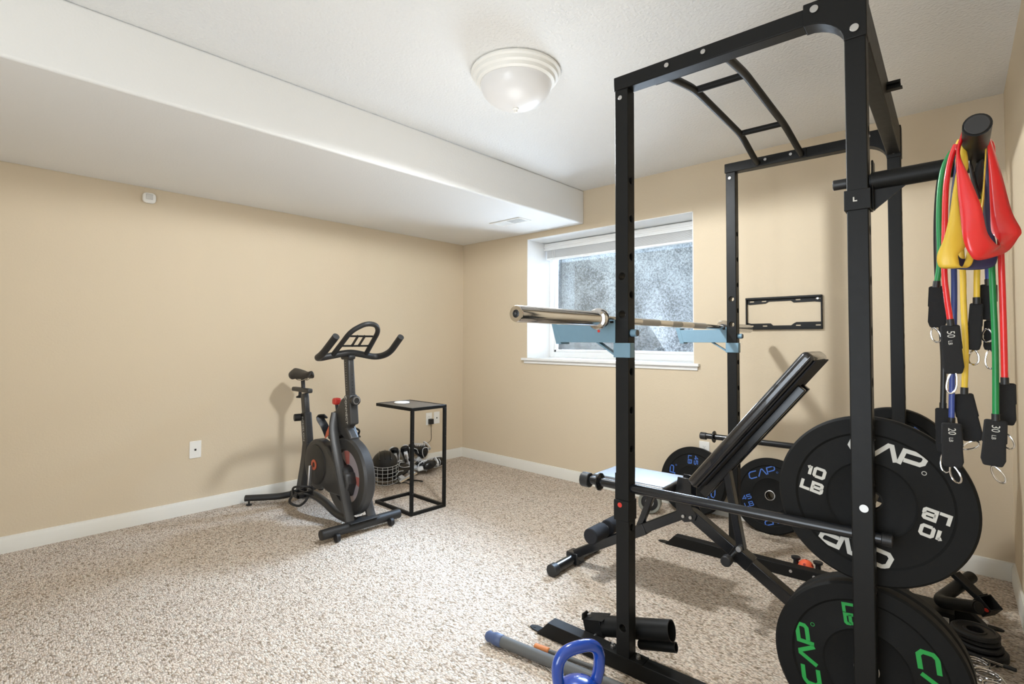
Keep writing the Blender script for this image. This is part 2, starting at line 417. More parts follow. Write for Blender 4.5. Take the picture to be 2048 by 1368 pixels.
# window unit
yw = wd - .07
win = struct(thing('window_1', None, None, (wx0, yw, wz0)))
bm = nb(); fw = .05
for lo, hi in (((wx0 + .006, yw, wz0), (wx0 + fw, wd, wz1 - .006)), ((wx1 - fw, yw, wz0), (wx1 - .006, wd, wz1 - .006)), ((wx0 + fw, yw, wz0), (wx1 - fw, wd, wz0 + fw)), ((wx0 + fw, yw, wz1 - fw), (wx1 - fw, wd, wz1 - .006)),
               (((wx0 + wx1) / 2 - .022, yw + .012, wz0 + fw), ((wx0 + wx1) / 2 + .022, wd - .01, wz1 - fw))): box(bm, lo, hi)
put('window_frame', bm, WHITE, win, bevel=.004)
bm = nb(); mid = (wx0 + wx1) / 2
for x0, x1 in ((wx0 + fw, mid - .022), (mid + .022, wx1 - fw)):
    for lo, hi in (((x0, yw + .02, wz0 + fw), (x0 + .022, wd - .015, wz1 - fw)), ((x1 - .022, yw + .02, wz0 + fw), (x1, wd - .015, wz1 - fw)), ((x0, yw + .02, wz0 + fw), (x1, wd - .015, wz0 + fw + .024))): box(bm, lo, hi)
put('window_sash', bm, WHITE, win, bevel=.003)
bm = box(nb(), (wx0 + fw, yw + .042, wz0 + fw), (wx1 - fw, yw + .046, wz1 - fw)); put('window_pane', bm, GLASS, win, smooth=False)
# window well outside
bm = nb()
box(bm, (.2, 1.25, .4), (3.1, 1.4, 2.2)); box(bm, (.2, wd, .4), (.32, 1.25, 2.2)); box(bm, (2.98, wd, .4), (3.1, 1.25, 2.2))
struct(put('wall_window_well', bm, CONC, smooth=False))
bm = box(nb(), (.2, wd, .7), (3.1, 1.25, .82)); struct(put('floor_window_well', bm, CONC, smooth=False))

# blind raised to the top of the window
bl = thing('window_blind', 'white horizontal blind pulled up to the top of the window', 'blind', (1.66, .27, 1.94))
x0, x1 = wx0 + .012, wx1 - .012
bm = nb(); box(bm, (x0, .235, 2.035), (x1, .285, 2.098)); box(bm, (x0, .228, 2.03), (x1, .236, 2.045)); box(bm, (x0, .228, 2.06), (x1, .236, 2.075)); put('headrail', bm, WHITE, bl, bevel=.003)
bm = nb()
for i in range(14): box(bm, (x0 + .02, .24 + .002 * (i % 2), 1.962 + i * .005), (x1 - .02, .285, 1.9645 + i * .005))
put('slats', bm, WHITE, bl, smooth=False)
bm = box(nb(), (x0 + .02, .242, 1.94), (x1 - .02, .284, 1.96)); put('bottom_rail', bm, WHITE, bl, bevel=.004)
bm = nb()
for xx in (x0 + .1, x0 + .125): cyl(bm, (xx, .232, 2.03), (xx - .012, .232, 1.35), .0018, n=6)
put('pull_cord', bm, PAPER, bl)

# ceiling lamp
lc = V((2.39, -1.818, H))
cl = thing('ceiling_light', 'round flush ceiling light with frosted glass bowl and finial', 'ceiling light', lc)
put('lamp_rim', lathe(nb(), [(0, -.001), (.205, -.001), (.21, -.008), (.21, -.016), (.2, -.022), (.198, -.036), (.186, -.042), (.182, -.056), (.17, -.062), (.16, -.06), (.155, -.03), (0, -.03)], Matrix.Translation(lc), 64), PLAST, cl)
pr = [(.166, -.058)] + [(.166 * math.cos(t), -.06 - .115 * math.sin(t) ** 1.0) for t in [i * PI / 2 / 12 for i in range(1, 12)]] + [(0, -.175)]
put('lamp_shade', lathe(nb(), pr, Matrix.Translation(lc), 64), DOME, cl)
put('finial', lathe(nb(), [(0, -.172), (.014, -.172), (.015, -.178), (.008, -.183), (.007, -.192), (0, -.196)], Matrix.Translation(lc), 20), PLAST, cl)
d = bpy.data.lights.new('lamp_fill', 'POINT'); d.energy = 11; d.shadow_soft_size = .25; d.color = (.95, .98, 1)  # added fill hung well below the lamp, evens out ceiling and walls
lo_ = bpy.data.objects.new('lamp_fill', d); COL.objects.link(lo_); lo_.location = lc + V((0, 0, -.85))

da = bpy.data.lights.new('lamp_downlight', 'SPOT'); da.spot_size = math.radians(179); da.spot_blend = .12; da.shadow_soft_size = .06; da.energy = 112; da.color = (.93, .97, 1)
lo2 = bpy.data.objects.new('lamp_downlight', da); COL.objects.link(lo2); lo2.location = lc + V((0, 0, -.25))

# soffit vent
vt = thing('ceiling_vent', 'small white rectangular air vent in the soffit underside', 'vent', (1.1, -.5, SH))
VM = Matrix.Translation((1.1, -.475, SH)) @ Matrix.Rotation(0, 4, 'Z')
bm = nb()
for lo, hi in (((-.17, -.075, -.006), (.17, -.055, 0)), ((-.17, .055, -.006), (.17, .075, 0)), ((-.17, -.055, -.006), (-.15, .055, 0)), ((.15, -.055, -.006), (.17, .055, 0)), ((-.004, -.055, -.005), (.004, .055, 0))): box(bm, lo, hi)
put('vent_frame', bm, PLAST, vt, frame=VM, bevel=.002)
bm = nb()
for i in range(18):
    xx = -.142 + i * .0167
    if abs(xx) > .008: box(bm, (-.0012, -.055, -.008), (.0012, .055, 0), Matrix.Translation((xx, 0, 0)) @ Matrix.Rotation(.5 if xx < 0 else -.5, 4, 'Y'))
put('vent_louvres', bm, PLAST, vt, frame=VM, smooth=False)
put('vent_duct', box(nb(), (-.15, -.055, -.0015), (.15, .055, -.0005)), BPLA, vt, frame=VM, smooth=False)

# motion sensor
ms = thing('motion_sensor', 'small white motion sensor high on the left wall below the soffit', 'sensor', (0, -2.737, 2.06))
SM = frame_at((0, -2.737, 2.092), (0, 1, 0), (0, 0, 1))
prof = [(.036 * math.copysign(abs(math.cos(t)) ** .6, math.cos(t)), .034 * math.copysign(abs(math.sin(t)) ** .6, math.sin(t))) for t in [i * 2 * PI / 28 for i in range(28)]]
put('sensor_body', prism(nb(), prof, SM, .03), PLAST, ms, bevel=.008, seg=3)
put('sensor_lens', box(nb(), (-.02, -.012, .028), (.018, .024, .034), SM), M_('milky_lens', srgb(205, 203, 198), .3), ms, bevel=.003)
put('sensor_led', cyl(nb(), SM @ V((.029, -.012, .02)), SM @ V((.037, -.012, .024)), .003, n=10), STEEL, ms)

def plate_outlet(name, label, cat, M, kind, grp=None):
    t = thing(name, label, cat, M.to_translation() - V((0, 0, .06)), group=grp)
    put('cover_plate', box(nb(), (-.036, -.058, 0), (.036, .058, .005), M), PLAST, t, bevel=.003, seg=3)
    if kind == 'duplex':
        bm = nb(); sl = nb()
        for s in (-1, 1):
            prism(bm, [(.017 * math.cos(a), s * .02 + .014 * math.sin(a)) for a in [i * PI / 8 for i in range(16)]], M @ Matrix.Translation((0, 0, .005)), .0015)
            for dx in (-.006, .006): box(sl, (dx - .001, s * .02 - .001, .0064), (dx + .001, s * .02 + .006, .0068), M)
            cyl(sl, M @ V((0, s * .02 - .007, .0062)), M @ V((0, s * .02 - .007, .0068)), .002, n=10)
        put_each('socket_face', bm, PLAST, t); put_each('socket_slot', sl, BPLA, t, smooth=False)
    else:
        put('socket_jack', box(nb(), (-.006, -.008, .004), (.006, .005, .007), M), BPLA, t, bevel=.001)
        bm = nb(); [cyl(bm, M @ V((0, s * .042, .004)), M @ V((0, s * .042, .0065)), .003, n=12) for s in (-1, 1)]
        put_each('screw', bm, PLAST, t)
    return t
LW = lambda y, z: frame_at((0, y, z), (0, 1, 0), (0, 0, 1))
plate_outlet('wall_socket', 'white telephone jack plate alone on the left wall behind the bike', 'wall plate', LW(-2.435, .428), 'jack')
plate_outlet('wall_socket', 'white outlet plate by the corner with a black charger plugged in', 'outlet', LW(-.432, .424), 'duplex')
plate_outlet('wall_socket', 'white jack plate by the corner, right of the charger outlet', 'wall plate', LW(-.337, .425), 'jack')
plate_outlet('wall_socket', 'white power outlet on the window wall just above a leaning blue-lettered plate', 'outlet', frame_at((2.521, 0, .425), (1, 0, 0), (0, 0, 1)), 'duplex')
ch = thing('wall_charger', 'black plug-in charger with a thin cable hanging to the skate pile', 'charger', (.03, -.425, .37))
put('charger_body', box(nb(), (.006, -.445, .375), (.045, -.405, .425)), BPLA, ch, bevel=.004)
put('cable', tube(nb(), smoothpath([(.026, -.425, .378), (.028, -.424, .3), (.03, -.43, .22), (.035, -.5, .19), (.035, -.53, .12), (.06, -.53, .09), (.08, -.6, .06)], 8), .0022, n=8), BPLA, ch)

# television mount frame on the back wall
tv = thing('tv_wall_mount', 'empty black steel television bracket on the window wall', 'tv mount', (3.034, 0, 1.26))
TM = frame_at((2.812, -.002, 1.262), (1, 0, 0), (0, 0, 1))
top = [(0, .163), (.025, .158), (.12, .163), (.14, .175), (.27, .175), (.285, .162), (.40, .164), (.445, .158), (.445, .203), (0, .203)]
botm = [(0, 0), (.445, 0), (.445, .04), (.3, .04), (.285, .032), (.27, .02), (.165, .02), (.15, .034), (.03, .034), (0, .042)]
cut = nb()
for x_, z_ in ((.035, .178), (.11, .178), (.31, .18), (.42, .182), (.03, .018), (.115, .018), (.31, .02), (.42, .02)): box(cut, (x_ - .014, z_ - .004, -.01), (x_ + .014, z_ + .004, .01), TM)
bm = bool_diff(prism(nb(), top, TM, .003), cut.copy()); put('upper_plate', bm, BLK, tv, bevel=.0008)
bm = bool_diff(prism(nb(), botm, TM, .003), cut); put('lower_plate', bm, BLK, tv, bevel=.0008)
put('top_lip', box(nb(), (0, .19, 0), (.445, .203, .022), TM), BLK, tv, bevel=.002)
put('bottom_lip', box(nb(), (.01, -.006, 0), (.445, .004, .02), TM), BLK, tv, bevel=.002)
for x_ in (0, .438):
    put('side_bar', box(nb(), (x_, 0, 0), (x_ + .007, .2, .018), TM), BLK, tv, bevel=.001)
put('lag_screw', cyl(nb(), TM @ V((.42, .182, .003)), TM @ V((.42, .182, .009)), .007, n=6), STEEL, tv)

# ---------------------------------------------------------------- power rack (local axes u along the frames, v towards the window)
rack = thing('power_rack', 'tall black steel power rack standing over the bench', 'power rack', (0, 0, 0), RACK)
T, RWD, RD, RH, HB = .0508, .7714, 1.2239, 2.152, .055
def post(u0, v0, z0, z1, zf, zs, zfs=None):
    """upright with through holes"""
    bm = box(nb(), (u0, v0, z0), (u0 + T, v0 + T, z1)); cu = nb()
    for z in zf: cyl(cu, (u0 + T / 2, v0 - .02, z), (u0 + T / 2, v0 + T + .02, z), .0125, n=20)
    for z in zs: cyl(cu, (u0 - .02, v0 + T / 2, z), (u0 + T + .02, v0 + T / 2, z), .0125, n=20)
    return bool_diff(bm, cu)
side = [1.763 - .1392 * i for i in range(10)]
sideF = [z for z in side]
for (u0, v0, zf) in ((0, 0, [1.413, 1.274, 1.135, .156]), (0, RD, [1.408, 1.270, 1.133]), (RWD - T, 0, []), (RWD - T, RD, [])):
    put('upright', post(u0, v0, HB - .002, RH - T, zf, sideF), BLK, rack, RACK, bevel=.003)
def slant_foot(v0, u1):
    bm = nb(); pts = [(-.3594, .001), (-.305, .06), (-.09, .06), (-.03, HB), (u1 - .06, HB), (u1, .001)]
    vs = [[bm.verts.new((p[0], v, p[1])) for p in pts] for v in (v0 - .0, v0 + T + .003)]
    n = len(pts)
    for j in range(n): bm.faces.new((vs[0][j], vs[0][(j + 1) % n], vs[1][(j + 1) % n], vs[1][j]))
    bm.faces.new(vs[0][::-1]); bm.faces.new(vs[1]); return bm
for v0 in (0, RD):
    f = put('foot_beam', slant_foot(v0, 1.03), BLK, rack, RACK, bevel=.002)
    bm = nb()
    for s, u in ((-1, -.359), (1, 1.03)):
        pl = [(u, v0 + .008), (u + s * .03, v0 + .01), (u + s * .05, v0 + .02), (u + s * .05, v0 + T - .018), (u + s * .03, v0 + T - .006), (u, v0 + T - .006)]
        if s < 0: pl = pl[::-1]
        prism(bm, pl, Matrix.Translation((0, 0, .002)), .004)
        cyl(bm, (u + s * .03, v0 + T / 2, .006), (u + s * .03, v0 + T / 2, .0075), .006, n=12)
    put_each('floor_tab', bm, BLK, rack, RACK, bevel=.001)
    bt = nb()
    for u in (.3, .403): cyl(bt, (u, v0 - .004, .032), (u, v0, .032), .0075, n=12); 
    if v0 > 0: put_each('bolt', bt, STEEL, rack, RACK, bevel=.001)
    else: bt.free()
    bt = nb()
    for du in (-.028, T + .022):
        cyl(bt, (du, v0 + T / 2, HB), (du, v0 + T / 2, HB + .012), .009, n=6); cyl(bt, (du, v0 + T / 2, HB + .012), (du, v0 + T / 2, HB + .02), .005, n=10)
    put_each('bolt', bt, STEEL, rack, RACK)
    put('base_bracket', box(nb(), (-.055, v0 - .001, HB - .003), (T + .05, v0 + T + .004, HB + .003)), BLK, rack, RACK, bevel=.001)
# top frame beams
for v0 in (0, RD):
    put('top_beam', box(nb(), (-.0056, v0 - .001, RH - T), (RWD - .02, v0 + T + .001, RH)), BLK, rack, RACK, bevel=.003)
    # corner gusset with a rounded inner edge
    arc = [(.624 + .1 * math.sin(a), 2.0 + .1 * math.cos(a)) for a in [i * PI / 2 / 8 for i in range(9)]]
    arc = [(.62, 2.1)] + [(.62 + .1 * math.sin(a), 2.02 + .08 * math.cos(a)) for a in [i * PI / 2 / 8 for i in range(9)]]
    poly = arc + [(RWD + .003, 2.02), (RWD + .003, RH + .012), (.62, RH + .012)]
    bm = nb(); GM = frame_at((0, v0 + T + .004, 0), (1, 0, 0), (0, 0, 1)); prism(bm, poly, GM, T + .008)
    put('corner_gusset', bm, BLK, rack, RACK, bevel=.0025)
    bt = nb()
    for u, z in ((.649, 2.139), (.746, 2.046)): cyl(bt, (u, v0 - .009, z), (u, v0 - .004, z), .0115, .0085, n=20)
    for u, z in ((.201, 2.129), (.327, 2.131)): cyl(bt, (u, v0 - .006, z), (u, v0 - .001, z), .0085, .0065, n=20)
    for u, z in ((.022, 2.07),): cyl(bt, (u, v0 - .004, z), (u, v0, z), .008, n=20)
    put_each('bolt', bt, STEEL, rack, RACK, bevel=.001)
put('rear_top_beam', box(nb(), (RWD - T, T, 2.036), (RWD, RD, 2.152)), BLK, rack, RACK, bevel=.003)
put('rear_bottom_beam', box(nb(), (RWD - T + .005, T, .06), (RWD, RD, .11)), BLK, rack, RACK, bevel=.003)
bt = nb(); cyl(bt, (.75, -.005, .73), (.75, 0, .73), .0105, .008, n=20); put_each('bolt', bt, STEEL, rack, RACK)
# cable guide stub on the top rear beam
bm = nb(); box(bm, (RWD, .585, 2.104), (RWD + .04, .625, 2.108)); box(bm, (RWD, .6, 2.082), (RWD + .04, .604, 2.12)); box(bm, (RWD, .578, 2.082), (RWD + .046, .604, 2.086))
put('top_peg', bm, BLK, rack, RACK, bevel=.001)
# pull-up handles
for ua, ub in ((.167, .17), (.372, .36)):
    pts = [(ua, T - .01, 2.122), (ua, .1, 2.14), (ub, .33, 2.182), (ub, .93, 2.182), (ua, 1.16, 2.128), (ua, RD, 2.118)]
    put('pull_up_bar', tube(nb(), pts, .0145, .07), BLK, rack, RACK)
for v in (.345, .915): put('pull_up_crossbar', cyl(nb(), (.17, v, 2.182), (.36, v, 2.182), .0135), BLK, rack, RACK)
for v0, s in ((T + .001, 1), (RD - .001, -1)):
    put('pull_up_bracket', box(nb(), (.135, v0, RH - T + .001), (.395, v0 + s * .006, RH - .002)), BLK, rack, RACK, bevel=.001)
    bt = nb(); [cyl(bt, (u, v0 + s * .006, 2.13), (u, v0 + s * .012, 2.13), .0075, n=14) for u in (.205, .325)]; put_each('bolt', bt, STEEL, rack, RACK, bevel=.001)
# collars on the near left upright
bm = nb(); box(bm, (-.006, -.006, .535), (T + .002, T + .006, .607)); put('upright_sleeve', bm, BLK, rack, RACK, bevel=.002)
bm = box(nb(), (-.006, .004, .607), (0, T - .002, .7)); put('sleeve_plate', bm, BLK, rack, RACK, bevel=.001)
s_ = put('emblem_sticker', cyl(nb(), (.019, -.0068, .591), (.019, -.006, .591), .0085, n=20), REDP, rack, RACK)
# storage pegs on the rear uprights
for v0, s, z in ((0, 1, .735), (0, 1, .27), (RD + T, 1, .648)):
    put('storage_peg', cyl(nb(), (.746, v0 + (T if v0 == 0 else 0), z), (.746, v0 + (T if v0 == 0 else 0) + (.17 if v0 == 0 else .16), z), .0235), BLK, rack, RACK)
# bracket plate with the warning label
bm = nb(); box(bm, (.79, 1.13, .003), (.925, RD - .001, .062)); put('foot_bracket', bm, BLK, rack, RACK, bevel=.002)
lb = put('warning_label', box(nb(), (.875, 1.1285, .018), (.908, 1.13, .044)), PAPER, rack, RACK, smooth=False)
bm = nb(); box(bm, (.877, 1.128, .021), (.884, 1.1286, .042)); put('label_stripe', bm, ORG, lb, RACK, smooth=False)
bm = nb()
for i in range(7): box(bm, (.886, 1.1281, .023 + i * .0028), (.905, 1.1286, .0238 + i * .0028))
put('label_print', bm, GREYF, lb, RACK, smooth=False)

# safety bars
def safety(label, v, z, knob):
    t = thing('safety_bar', label, 'safety bar', (.3, v, z - .014), RACK, group='round steel safety bars of the rack')
    put('bar_tube', cyl(nb(), (-.13, v, z), (.805, v, z), .0155, n=28), BLKG, t, RACK)
    put('stop_flange', lathe(nb(), [(0, 0), (.031, 0), (.033, .003), (.033, .007), (.018, .012), (0, .012)], RACK @ frame_at((-.085, v, z), (0, 1, 0), (0, 0, 1)), 12), BLKG, t)
    put('end_cap', cyl(nb(), (-.158, v, z - .002), (-.122, v, z - .002), .028 if knob else .02, n=12), BPLA, t, RACK, bevel=.004)
    put('end_cap', cyl(nb(), (.785, v, z), (.81, v, z), .017, n=20), BPLA, t, RACK, bevel=.002)
safety('black round safety bar crossing the rack in front of the bench seat', T / 2, .65, True)
safety('black round safety bar on the window side behind the backrest', RD + T / 2, .65, False)

# light blue spotter arms
def spotter(label, v0):
    t = thing('spotter_arm', label, 'spotter arm', (-.12, v0 + T / 2, 1.12), RACK, group='light blue spotter arms')
    bm = nb(); box(bm, (-.262, v0 - .004, 1.176), (.0, v0 + .001, 1.243)); box(bm, (-.262, v0 + T - .001, 1.176), (.0, v0 + T + .004, 1.243)); box(bm, (-.262, v0 - .004, 1.172), (0, v0 + T + .004, 1.178))
    put('arm_channel', bm, BLUE, t, RACK, bevel=.0015)
    put('rubber_pad', box(nb(), (-.258, v0 + .002, 1.226), (-.004, v0 + T - .002, 1.241)), RUBS, t, RACK, bevel=.002)
    pl = [(-.264, 1.166), (-.244, 1.166), (-.268, 1.26), (-.288, 1.26)]
    put('end_lip', prism(nb(), [(-.262, 1.165), (-.238, 1.165), (-.262, 1.255), (-.288, 1.256)], frame_at((0, v0 + T + .005, 0), (1, 0, 0), (0, 0, 1)), T + .01), BLUE, t, RACK, bevel=.002)
    put('back_plate', box(nb(), (-.006, v0 - .004, 1.118), (-.001, v0 + T + .004, 1.256)), BLUE, t, RACK, bevel=.001)
    put('brace', beam(nb(), (-.09, v0 + T / 2, 1.176), (-.003, v0 + T / 2, 1.122), .03, .006), BLUE, t, RACK)
    bm = nb(); box(bm, (-.006, v0 - .006, 1.118), (T + .012, v0 - .001, 1.171)); box(bm, (T + .007, v0 - .006, 1.118), (T + .012, v0 + T * .5, 1.171))
    put('wrap_plate', bm, BLUE, t, RACK, bevel=.003)
    p = put('locking_pin', cyl(nb(), (T - .001, v0 + T / 2, 1.207), (T + .022, v0 + T / 2, 1.207), .0135), BLUE, t, RACK, bevel=.002)
    put('pin_cap', cyl(nb(), (T + .022, v0 + T / 2, 1.207), (T + .025, v0 + T / 2, 1.207), .0115), GREYF, p, RACK)
    if v0 < .5: put('emblem_sticker', cyl(nb(), (-.068, v0 - .005, 1.215), (-.068, v0 - .004, 1.215), .0055, n=20), REDP, t, RACK)
spotter('light blue spotter arm on the near left upright, under the big bar sleeve', 0)
spotter('light blue spotter arm on the window-side left upright', RD)

# barbell
bb = thing('barbell', 'long chrome barbell resting on the two blue spotter arms', 'barbell', (-.028, .62, 1.25), RACK)
bu, bz = -.028, 1.256
put('bar_shaft', cyl(nb(), (bu, -.07, bz), (bu, 1.26, bz), .014, n=24), CHROME, bb, RACK)
bm = nb()
for a, b_ in ((.25, .42), (.8, .97), (.55, .66)): cyl(bm, (bu, a, bz), (bu, b_, bz), .0143, n=24)
put_each('knurling', bm, M_('knurled_steel', (.5, .49, .47, 1), .4, 1, bump=1, bscale=1500), bb, RACK)
for s, v0 in ((-1, -.06), (1, 1.25)):
    prof = [(.0, 0), (.037, 0), (.039, .004), (.039, .022), (.035, .028), (.0262, .03), (.0262, .036), (.0252, .04), (.0252, .47), (.0235, .475), (.012, .475), (.012, .466), (0, .466)]
    Mx = RACK @ frame_at((bu, v0, bz), (1, 0, 0), (0, 0, s)) @ ID
    # z axis of frame_at((1,0,0),(0,0,s)) is (1,0,0)x(0,0,s) = (0,-s,0)
    if s == 1: Mx = RACK @ frame_at((bu, v0, bz), (1, 0, 0), (0, 0, -1))
    else: Mx = RACK @ frame_at((bu, v0, bz), (1, 0, 0), (0, 0, 1))
    sl = put('bar_sleeve', lathe(nb(), prof, Mx, 40), CHROME, bb)
    put('end_plug', lathe(nb(), [(0, .462), (.0115, .462), (.0115, .472), (.006, .474), (0, .47)], Mx, 20), BPLA, sl)
    put('shaft_collar', lathe(nb(), [(.014, -.018), (.018, -.018), (.018, 0), (.014, 0)], Mx, 24), RUBS, bb)

# ---------------------------------------------------------------- bumper plates
def bumper(label, M, R, th, txt, tm, wt, rot, group=None, big=False, back=False):
    """M: origin at the front face centre, z out of the front face, y up"""
    t = thing('weight_plate', label, 'weight plate', (M @ V((0, -R, -th / 2))), group=group)
    pr = [(.0255, -th + .004), (R * .42, -th + .004), (R * .46, -th + .006), (R * .76, -th + .006), (R * .79, -th), (R - .006, -th), (R, -th + .006), (R, -.006), (R - .006, 0),
          (R * .80, 0), (R * .79, -.0015), (R * .775, -.004), (R * .76, -.004), (R * .47, -.004), (R * .455, -.0025), (R * .44, -.004), (R * .43, -.005), (.0255, -.005), (.0255, -th + .004)]
    put('rubber_disc', lathe(nb(), pr, M, 96), RUB, t, ang=30)
    put('hub_ring', lathe(nb(), [(.0252, -th + .003), (.030, -th + .003), (.030, -.0035), (.0285, -.003), (.0258, -.003), (.0252, -th + .003)], M, 40), STEEL if not big else BLK, t)
    bm = nb(); Rm = Matrix.Rotation(rot, 4, 'Z'); sw = .042 if wt != '45' else .024
    for k in (0, PI):
        A = M @ Matrix.Rotation(k, 4, 'Z') @ Rm
        strokes(bm, 'CAP', A @ Matrix.Translation((.0, R * .62, -.0038)), R * .17, R * sw * 1.15, sx=1.15)
        lathe(bm, [(R * .018, 0), (R * .024, 0), (R * .024, .0007), (R * .018, .0007), (R * .018, 0)], A @ Matrix.Translation((R * .40, R * .52, -.0038)), 16)
        strokes(bm, wt, A @ Matrix.Translation((-R * .61, R * .10, -.0038)), R * .105, R * sw * .85, sx=1.2)
        strokes(bm, 'LB', A @ Matrix.Translation((-R * .61, -R * .09, -.0038)), R * .105, R * sw * .85, sx=1.2)
    put_each('lettering', bm, tm, t, gap=R * .075, smooth=False)
    return t
FV = lambda u, v, z: RACK @ frame_at((u, v, z), (1, 0, 0), (0, 0, 1))      # z axis of this frame is -v (towards the viewer)
bumper('large black bumper plate with grey 10 LB lettering on the upper peg', FV(.757, .062, .737), .232, .032, '10', LTXT, '10', math.radians(-14), big=True)
bumper('black bumper plate with green lettering at the bottom right, on the lower peg', FV(.742, .062, .270), .232, .044, '25', GTXT, '25', math.radians(97))
bumper('black bumper plate directly behind the green-lettered plate on the lower peg', FV(.744, .112, .272), .231, .044, '25', GTXT, '25', math.radians(20))
bumper('black bumper plate mostly hidden on the far rear upright behind the 10 LB plate', FV(.72, RD + T + .01, .648), .225, .06, '45', BTXT, '45', math.radians(50))
def lean(x, yb, R, th, rot, label):
    a = math.asin(.095 / (2 * R)); c = V((x, -.010 - th * math.cos(a) - R * math.sin(a), R * math.cos(a) + .002 + th * math.sin(a) * .0))
    M = Matrix.Translation(c) @ Matrix.Rotation(-a, 4, 'X') @ frame_at((0, 0, 0), (1, 0, 0), (0, 0, 1))
    bumper(label, M, R, th, '45', BTXT, '45', rot)
lean(2.478, 0, .228, .06, math.radians(-88), 'blue-lettered 45 LB bumper plate leaning on the wall behind the bench seat')
lean(2.978, 0, .228, .06, math.radians(24), 'blue-lettered 45 LB bumper plate leaning on the wall right of the window-side upright')

# ---------------------------------------------------------------- dip handles
def dip(label, path, r, sleeve_M, gus=None, loc=(0, 0, 0)):
    t = thing('dip_handle', label, 'dip handle', loc)
    pts = fillet(path, .05, 8)
    put('handle_tube', sweep(nb(), pts, circ(r, 24)), BLK, t)
    for e, s in ((path[0], path[1]), (path[-1], path[-2])):
        d = (V(e) - V(s)).normalized()
        put('end_cap', cyl(nb(), V(e), V(e) + d * .004, r * .86, n=28), BPLA, t, bevel=.0015)
    bm = nb(); cu = nb(); box(bm, (-.031, -.031, -.028), (.031, .031, .028), sleeve_M); box(cu, (-.0262, -.0262, -.04), (.0262, .0262, .04), sleeve_M)
    put('clamp_sleeve', bool_diff(bm, cu), BLK, t, bevel=.0015)
    put('back_plate', box(nb(), (.0315, -.02, -.028), (.0365, .02, .105), sleeve_M), BLK, t, bevel=.004)
    if gus:
        put('gusset', gus(sleeve_M), BLK, t)
    return t
SLM = RACK @ Matrix.Translation((RWD - T / 2, T / 2, 1.568))
gp = lambda M: prism(nb(), [(.036, -.03), (.036, .035), (.115, .035)], M @ frame_at((0, .002, 0), (1, 0, 0), (0, 0, 1)), .005)
K = lambda u, v, z: RACK @ V((u, v, z))
dh = dip('black dip handle clamped to the near rear upright, bands hanging from it', [K(RWD + .005, T / 2, 1.618), K(.986, T / 2, 1.622), K(.987, -.235, 1.636)], .0245, SLM, gp, K(RWD, 0, 1.54))
put('sleeve_pin', cyl(nb(), (RWD - T - .035, T / 2, 1.624), (RWD - T, T / 2, 1.624), .0145), BPLA, dh, RACK, bevel=.002)
bm = nb(); MT = RACK @ frame_at((.742, -.0062, 1.57), (1, 0, 0), (0, 0, 1)); strokes(bm, 'L', MT, .011, .0032); put('letter_mark', bm, LTXT, dh, smooth=False)
# the twin lying on the floor behind
p0, p1, p2 = V((3.955, -.86, .150)), V((3.822, -.745, .088)), V((3.922, -.45, .125))
d2 = (p2 - p1).normalized()
Sm = frame_at((3.945, -.50, .046), V((-.75, .1, .65)), V((.62, .35, .7)))
df = dip('black bent dip handle lying on the carpet behind the plates', [p0, p1, p2], .0245, frame_at((3.975, -.60, .07), V((-.62, .45, .64)), V((.6, .78, .05))), None, (3.9, -.6, 0))
put('emblem_sticker', cyl(nb(), (3.9748, -.645, .068), (3.9742, -.6465, .0675), .008, n=18), REDP, df)
put('link_plate', beam(nb(), (3.872, -.545, .155), (3.962, -.585, .085), .05, .02), BLK, df, bevel=.002)

# ---------------------------------------------------------------- adjustable bench
be = thing('weight_bench', 'black padded incline bench set inside the rack', 'bench', (0, .66, 0), RACK)
PC = .66
def pad(lo, hi, M, name, b=.018):
    bm = box(nb(), lo, hi, M); return put(name, bm, VINYL, be, RACK, bevel=b, seg=5)
# backrest frame: local x along the pad length, y across (v), z = normal towards the pad face
pd = V((.44, 0, .547)).normalized(); pn = V((-pd.z, 0, pd.x))
PM = frame_at((.048, PC, .575), pd, (0, 1, 0))          # z = pd x v
zs = 1 if (pd.cross(V((0, 1, 0)))).dot(pn) > 0 else -1
def pb(x0, x1, y0, y1, d0, d1):   # d: depth behind the pad face
    a, b_ = sorted((-d0 * zs, -d1 * zs)); return (x0, y0, a), (x1, y1, b_)
lo, hi = pb(0, .735, -.14, .14, 0, .052); o = put('backrest', box(nb(), lo, hi, PM), VINYL, be, RACK, bevel=.02, seg=5)
lo, hi = pb(.006, .729, -.1405, .1405, .031, .035); put('backrest_piping', box(nb(), lo, hi, PM), BLKG, o, RACK, bevel=.0015)
lo, hi = pb(.01, .725, -.132, .132, .052, .058); put('backrest_board', box(nb(), lo, hi, PM), FOAM, o, RACK, bevel=.002)
for y in (-.05, .025):
    lo, hi = pb(-.03, .60, y, y + .025, .058, .09); put('backrest_rail', box(nb(), lo, hi, PM), BLKG, be, RACK, bevel=.003)
SMt = RACK @ ID
SVIN = M_('seat_vinyl', srgb(34, 34, 36), .36, var=.1, bump=.2, bscale=60, coat=.6, spec=.8); SVIN.node_tree.nodes['Principled BSDF'].inputs['Coat Roughness'].default_value = .3  # broad gloss set so the seat catches the window glare
seat = put('seat', box(nb(), (-.43, PC - .14, .475), (-.045, PC + .14, .528), Matrix.Translation((0, 0, 0))), SVIN, be, RACK, bevel=.018, seg=5)
put('seat_piping', box(nb(), (-.424, PC - .1405, .494), (-.051, PC + .1405, .498)), BLKG, seat, RACK, bevel=.0015)
for y in (-.05, .022): put('seat_rail', box(nb(), (-.33, PC + y, .445), (.02, PC + y + .025, .476)), BLKG, be, RACK, bevel=.003)
